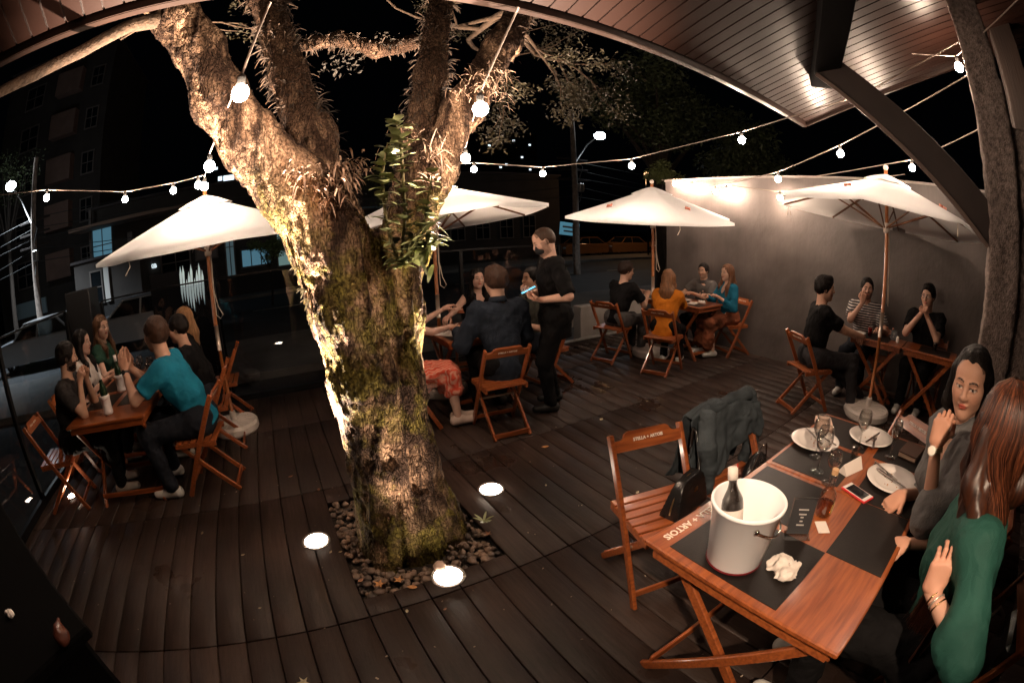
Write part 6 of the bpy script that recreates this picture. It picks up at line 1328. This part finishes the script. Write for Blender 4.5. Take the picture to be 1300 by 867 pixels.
# --- right table
person((4.52,1.70),(.86,-.5),'man in a black T-shirt in profile at the right table, legs stretched out',head=(4.66, 1.67, 1.25),look=(.5,-.87),nod=2,lean=8,twist=-22,skin=(.52,.3,.21),hl=(4.98,1.28,.74),hr=(4.93,1.16,.76),dl=(.9,-.4,-.2),dr=(.9,.2,-.1),curl_l=.9,curl_r=.9,fl=(5.08,1.18,.09),fr=(4.80,1.22,.09),top=K(mat=BLACK,sleeve=.65),bottom=K(mat=fab('dark jeans',(.035,.033,.036))),hair=K(kind='quiff',col=BKH),beard=.3,scale=1.08,shoes=(.7,.66,.62))
stripe=fab('striped cotton',(.4,.4,.4)); N,L,B=nodes_of(stripe); tcx=N.new('ShaderNodeTexCoord'); wv=N.new('ShaderNodeTexWave'); wv.bands_direction='Z'; wv.inputs['Scale'].default_value=11; wv.inputs['Distortion'].default_value=.6; L.new(tcx.outputs['Object'],wv.inputs['Vector']); rr=N.new('ShaderNodeValToRGB'); rr.color_ramp.interpolation='CONSTANT'; rr.color_ramp.elements[1].position=.62; rr.color_ramp.elements[0].color=(.025,.027,.035,1); rr.color_ramp.elements[1].color=(.5,.46,.44,1); L.new(wv.outputs['Fac'],rr.inputs[0]); L.new(rr.outputs[0],B.inputs['Base Color'])
person((5.68,1.36),(-1,.0),'man in a striped T-shirt drinking with his hand at his mouth, against the wall',head=(5.62, 1.42, 1.23),look=(4.2,.9,1.2),lean=5,skin=(.5,.3,.22),hr=(5.47,1.42,1.08),dr=(.1,-.05,1),nr=(.8,.5,.0),curl_r=1.2,hl=(5.3,1.1,.84),top=K(mat=stripe,sleeve=.6),bottom=K(mat=DARKJ),hair=K(kind='short',col=BKH),beard=.6,scale=1.06,er=(.5,.5,-1))
person((5.70,.55),(-1,.05),'man in glasses and a black shirt with clasped hands at his mouth, against the wall',head=(5.62, 0.55, 1.28),look=(4.2,.9,1.15),lean=6,skin=(.5,.29,.21),hr=(5.40,.62,1.08),hl=(5.40,.52,1.08),dr=(-.3,-.5,.75),dl=(-.3,.5,.75),nr=(0,-1,0),nl=(0,1,0),curl_r=1.2,curl_l=1.2,er=(.6,.3,-1),el=(-.6,.3,-1),top=K(mat=BLACK,sleeve=.65),bottom=K(mat=BLACK),hair=K(kind='quiff',col=BKH),glasses=True,scale=1.08)
# --- nearest table
p_grey=person((2.05,-.33),(-.1,1),'dark-haired woman in a grey blazer at the near table with her hand at her chin',head=(1.98, -0.05, 1.3),look=(-.95,.22),nod=6,lean=12,twist=30,female=True,fine=True,skin=(.47,.255,.175),hl=(1.775,.02,1.085),hr=(1.86,.10,.80),dl=(.12,-.04,.9),nl=(.8,-.2,.1),curl_l=1.15,dr=(-.5,.35,-.3),nr=(0,0,-1),curl_r=.6,el=(-.5,.5,-1),er=(.5,-.3,-.6),top=K(mat=fab('grey linen',(.17,.165,.165)),sleeve=1.25,loose=1.6,vneck=True,collar=True,hem=-.18,name='blazer'),bottom=K(mat=BLACK),hair=K(kind='long',col=BKH,len=.5,front=(0,0),vol=.45),scale=1.0,watch=('l','gold',(-.8,.3,.2)))
p_red=person((1.50,-.55),(-.1,1),'red-haired woman in a green blouse with her hand in her hair',head=(1.42, -0.2, 1.32),look=(.95,.35),nod=6,lean=10,twist=-6,female=True,fine=True,skin=(.50,.28,.20),hl=(1.19,-.17,.90),hr=(1.62,-.02,.74),dl=(.12,.05,.95),nl=(.95,.1,.1),curl_l=.6,el=(-.75,-.1,-1),top=K(mat=fab('green blouse',(.022,.085,.066),rough=.6),sleeve=1.35,loose=1.2,fold=.9,hem=-.15,puff=True),bottom=K(mat=BLACK),hair=None,scale=1.0)

# long straight red hair as a dense fall of strands over a base mass
def strands(p,col,n,L_,seed,top=True):
    r=random.Random(seed); Hc,HB,s=p.Hc,p.HB,p.s; V=[];F=[];TN=[]
    def HPt(v): return Hc+HB@np.array(v)*s
    bd=unit(-HB[:,1]*np.array((1,1,0))); dn=np.array((0,0,-1.))
    base=Field(Hc-np.array((.24,.24,L_))*1.0,Hc+.2,.006); base.ell(HPt((0,-.016,.034)),(.078*s,.097*s,.088*s),HB,.02); 
    for sg in(-1,-.4,.3,1):
        a_=HPt((sg*.07,-.045,.0)); b_=Hc+HB@np.array((sg*.095,-.07,-.12))*s; c_=p.Nb+p.rx*sg*.10*s+bd*.085*s-np.array((0,0,.08)); d_=c_-np.array((0,0,L_-.34))*s
        base.cone(a_,b_,.036*s,.03*s,.04); base.cone(b_,c_,.03*s,.026*s,.04); base.cone(c_,d_,.026*s,.012*s,.04)
    for sg in(-1,1): base.cone(HPt((sg*.078,.0,.03)),HPt((sg*.088,.02,-.10)),.022*s,.024*s,.02); base.cone(HPt((sg*.088,.02,-.10)),p.Nb+p.rx*sg*.12*s+p.fw*.03*s-np.array((0,0,.10)),.024*s,.03*s,.03)
    base.ell(HPt((0,.125,-.045)),(.066*s,.088*s,.112*s),HB,.008,'s'); base.noise(.003,.014,2,(1,1,.12))
    bv,bf_=base.mesh()
    for i in range(n):
        an=r.uniform(-2.55,2.55); a0=an+math.pi*1.5      # angle round the head, 0 = back
        x,y=math.cos(a0),math.sin(a0); side=abs(x)
        P=[HPt((x*.012+r.gauss(0,.002),-.02+y*.02,.138)),HPt((x*.062,-.016+y*.078,.105)),HPt((x*.092,-.012+y*.110,.03)),HPt((x*.099,-.012+y*.108,-.05))]
        if abs(an)>2.15: P[2]=HPt((x*.086,-.0+y*.06,.03)); P[3]=HPt((x*.094,.0+y*.03,-.05))
        w=p.rx*x*.125*s+p.fw*y*.085*s; q=p.Nb+w+bd*.03*s-np.array((0,0,.06))
        P.append(q); l2=(L_-.34)*r.uniform(.75,1.08); cl=p.rx*(-x*.03)*s; P.append(q+cl*.5-np.array((0,0,l2*.5))+np.array((r.gauss(0,.006),r.gauss(0,.006),0))); P.append(q+cl-np.array((0,0,l2))+np.array((r.gauss(0,.012),r.gauss(0,.012),0)))
        # smooth through the points
        P=np.array(P); T_=np.linspace(0,len(P)-1.001,18); k=T_.astype(int); f_=(T_-k)[:,None]; Pm=np.vstack([2*P[0]-P[1],P,2*P[-1]-P[-2]]); a,b,c,d=Pm[k],Pm[k+1],Pm[k+2],Pm[np.minimum(k+3,len(Pm)-1)]
        C=.5*((2*b)+(-a+c)*f_+(2*a-5*b+4*c-d)*f_**2+(-a+3*b-3*c+d)*f_**3); C=C+np.array([r.gauss(0,.0035),r.gauss(0,.0035),r.gauss(0,.002)])
        wv=np.array([x*r.uniform(.5,1),y,0]); sd=unit(np.cross(np.array((x*HB[:,0]+y*HB[:,1])),dn)); out=unit(x*HB[:,0]+y*HB[:,1])
        n0=len(V); TN.extend([r.choice((.35,.6,.8,1.0,1.25,1.7))*r.uniform(.85,1.15)]*54)
        for j,c_ in enumerate(C):
            wd=.0016*(1 if j<14 else (18-j)/4)+.0003; V+=[c_-sd*wd,c_+out*wd*.9,c_+sd*wd]
        for j in range(17):
            o=n0+3*j; F+= [(o,o+1,o+4,o+3),(o+1,o+2,o+5,o+4)]
    V=np.array(V); off=len(bv); return np.concatenate([bv,V]),np.concatenate([bf_,np.array(F)+off]),np.concatenate([np.full(off,.45),np.array(TN)])
V,F_,TN_=strands(p_red,None,3000,.72,3)
redm=mat('auburn strands',(.10,.030,.012),.4,noise=.6,nscale=90,stretch=(1,1,.05),spec=.3,c2=(.03,.009,.005)); hme=np_mesh('hair',V,F_); vcol(hme,'tone',TN_[:,None]*np.ones(3)); link('hair',hme,redm,p_red.root)
N,L,B=nodes_of(redm); src=B.inputs['Base Color'].links[0].from_socket; a_=N.new('ShaderNodeAttribute'); a_.attribute_name='tone'; mx=N.new('ShaderNodeMix'); mx.data_type='RGBA'; mx.blend_type='MULTIPLY'; mx.inputs[0].default_value=1; L.new(src,mx.inputs[6]); L.new(a_.outputs['Color'],mx.inputs[7]); L.new(mx.outputs[2],B.inputs['Base Color'])
# rings, bracelets, earring
def ringat(p,c,ax,r_,t,name,m):
    ax=unit(ax); u=unit(np.cross(ax,(0.3,.2,1))); v=np.cross(ax,u); q=MB(); q.smooth=True; q.tube([c+(u*math.cos(a)+v*math.sin(a))*r_ for a in np.linspace(0,2*math.pi,19)],t,6,cap=False); q.build(name,m,p.root)
gold=mat('gold',(.8,.5,.25),.25,metal=1); silv=mat('silver beads',(.7,.62,.55),.3,metal=.8)
for k,rr_ in enumerate((.026,.028,.027)): ringat(p_red,p_red.wl+(p_red.EL-p_red.wl)*(.10+.06*k),p_red.EL-p_red.wl,rr_,.0035,'bracelet',(gold,silv,gold)[k])
for sg in(-1,1):
    q=MB(); q.smooth=True; q.sphere(p_grey.HP(sg*.086,-.004,-.034),.006,10,8); q.build('earring',silv,p_grey.root)
q=MB(); q.smooth=True; q.sphere(p_grey.HP(0,0,0),.0001,4,3)
e=thing('phone',2.17,3.46,1.20,.3,'blue-lit phone held by the waiter','phone'); e.rotation_euler=(R(-25),0,1.2)
q=MB(); q.box((0,0,0),(.075,.15,.009),bev=.003); q.build('case',mat('phone body',(.02,.02,.02),.3),e); q=MB(); q.box((0,0,.0052),(.068,.138,.001)); q.build('lit_display',mat('lit display',(.1,.4,.6),.3,emit=(.2,.7,1),estr=1.2),e)
# ------------------------------------------------------------------ festoon lights
glass_on=mat('lit bulb',(1,1,1),.4,emit=(1,.75,.56),estr=640)
sockm=mat('black socket',(.02,.02,.02),.5); wirem=mat('festoon cable',(.3,.24,.2),.7)
def bulb_proto():
    e=empty('festoon_bulb'); q=MB(); q.smooth=True; q.sphere((0,0,-.07),.036,16,12); q.build('globe',glass_on,e)
    q=MB(); q.lathe([(.016,-.04),(.018,-.005),(.01,.01),(.0,.012)],10); q.build('socket',sockm,e); return e
BP=bulb_proto(); bf=[True]
def at_px(dx,dy,sl,d): return (dx*d,dy*d,1.75+sl*d+.075)
def festoon(lab,pts,extra_before=None,extra_after=None,name='bulb'):
    P_=[np.array(p) for p in pts]
    ch=([np.array(p) for p in extra_before] if extra_before else [])+P_+([np.array(p) for p in extra_after] if extra_after else [])
    q=MB(); q.smooth=True; W_=[]
    for a,b in zip(ch[:-1],ch[1:]):
        L_=np.linalg.norm(b-a)
        for i in range(8):
            t=i/8; W_.append(a*(1-t)+b*t+np.array((0,0,.012-.05*L_*t*(1-t)*.5)))
    W_.append(ch[-1]+np.array((0,0,.012)))
    q.tube(W_,.0055,6); tag(q.build('festoon_cable',wirem),lab,'cable')
    return P_
def bulbs(P_,labs):
    for p,l in zip(P_,labs):
        e=BP if bf[0] else copy_tree(BP); bf[0]=False
        e.location=p; tag(e,l,'light bulb','lit bulbs of the festoon cables')
def PX(t,d): return at_px(t[0],t[1],t[2],d)
A=[PX((-.505,.863,.185),5.1),PX((-.329,.944,.152),5.2),PX((-.219,.976,.154),5.0),PX((-.162,.987,.158),4.35)]
festoon('festoon cable crossing the street side above the left parasol',A,[(-5.5,5.0,3.4)],[(-.64,4.2,2.5)])
bulbs(A,['bulb nearest the left street lamp, leftmost on its cable','bulb over the far left of the left parasol, between two others','bulb just left of the bright pair above the left parasol','left one of the bright pair at the tip of the left parasol'])
Bb=[PX((-.148,.989,.153),4.0),PX((-.137,.991,.195),2.9),PX((-.074,.997,.355),1.72)]
festoon('white cable rising in front of the left limb of the tree to the eave',Bb,[(-.66,4.3,2.45)],[(-.05,1.7,2.76)])
bulbs(Bb,['right one of the bright pair at the tip of the left parasol','bulb on the rising cable, just left of the trunk','bulb hanging in front of the left limb of the tree'])
Cc=[PX((.392,.92,.141),4.6),PX((.419,.908,.163),3.4),PX((.451,.892,.276),2.05)]
festoon('white cable rising in front of the right limb of the tree to the eave',Cc,[(1.75,4.9,2.5)],[(1.02,1.62,2.79)])
bulbs(Cc,['lowest bulb at the right edge of the tree trunk','middle bulb on the cable at the right edge of the trunk','bulb hanging in front of the right limb of the tree'])
Dd=[PX((.435,.9,.137),5.3),PX((.564,.826,.122),5.5),PX((.713,.702,.138),5.2),PX((.863,.505,.201),4.4),PX((.971,.24,.29),3.35)]
festoon('long festoon cable from the tree to the corner of the canopy roof',Dd,[(1.8,4.8,2.52)],[(3.15,-.2,3.2)])
bulbs(Dd,['bulb above the middle parasol, right of the trunk','bulb above the waiter, left of the right street lamp pole','bulb between the right street lamp and the dark tree','bulb in front of the dark tree, halfway along the long cable','bulb just outside the end corner of the canopy roof'])
Ee=[PX((.899,.438,.119),5.3),PX((.954,.301,.183),4.5)]
festoon('festoon cable from the wall up to the canopy roof',Ee,[(5.85,3.9,2.45)],[(3.12,-.2,2.95)])
bulbs(Ee,['bulb on the rising cable in front of the top edge of the wall','bulb above the wall, left of the roof strut'])
Ff=[PX((.775,.632,.099),7.5),PX((.798,.602,.094),7.3),PX((.828,.56,.085),7.0),PX((.842,.54,.089),6.9),PX((.9,.436,.080),6.45)]
festoon('festoon cable running low along the face of the wall',Ff,[(5.9,5.1,2.58)],[(5.7,.9,2.62)])
bulbs(Ff,['bulb at the far end of the wall, first on the wall','second bulb from the far end of the wall','left bulb of the glowing pair on the wall','right bulb of the glowing pair on the wall','bulb low on the wall just left of the right parasol'])
Gg=[PX((.991,.137,.167),4.9),PX((.999,.034,.17),5.0)]
festoon('short festoon cable between the right parasol and the stone column',Gg[:1],[(5.75,2.2,2.55)],[(3.15,-.2,2.6)])
bulbs(Gg[:1],['bulb above the right parasol, under the roof strut'])
Hh=[PX((1.0,-.023,.392),3.3)]
festoon('festoon cable hung below the ceiling boards',Hh,[(3.35,.3,3.15)],[(2.2,-1.0,3.3)])
bulbs(Hh,['bulb under the canopy roof beside the stone column'])
def ceiling_spot(x,y,tgt,power,ang,lab):
    z=roofz(y)-.03; e=thing('ceiling_spot',x,y,z,0,lab,'ceiling spot','spotlights under the canopy roof'); d=Vector(tgt)-Vector((x,y,z-.12)); rot=d.to_track_quat('-Z','Y').to_matrix()
    q=MB(); q.tube([(0,0,0),(0,0,-.08)],.012,8); q.build('stem',steel,e); Rr=np.array(rot)
    q=MB(); q.smooth=True; q.lathe([(0,.06),(.035,.06),(.045,.03),(.05,-.05),(.046,-.05),(.04,-.03)],20,closed=True); q.v=[v@Rr.T+np.array((0,0,-.12)) for v in q.v]; q.build('housing',steel,e)
    q=MB(); q.smooth=True; q.lathe([(.042,-.032),(.0,-.036)],20); q.v=[v@Rr.T+np.array((0,0,-.12)) for v in q.v]; q.build('lens',mat('lit spot lens',(1,1,1),.4,emit=(1,.8,.62),estr=40),e)
    l=bpy.data.lights.new('ceiling_spot','SPOT'); l.energy=power; l.color=(1,.74,.52); l.spot_size=R(ang); l.spot_blend=.8; l.shadow_soft_size=.045; o=bpy.data.objects.new('spot_light',l); COL.objects.link(o); o.parent=e; o.location=tuple(np.array((0,0,-.12))+Rr@np.array((0,0,-.06))); o.rotation_euler=rot.to_euler()
ceiling_spot(-1.2,-1.2,(1.5,.44,.78),950,28,'spotlight under the canopy aimed at the near table')
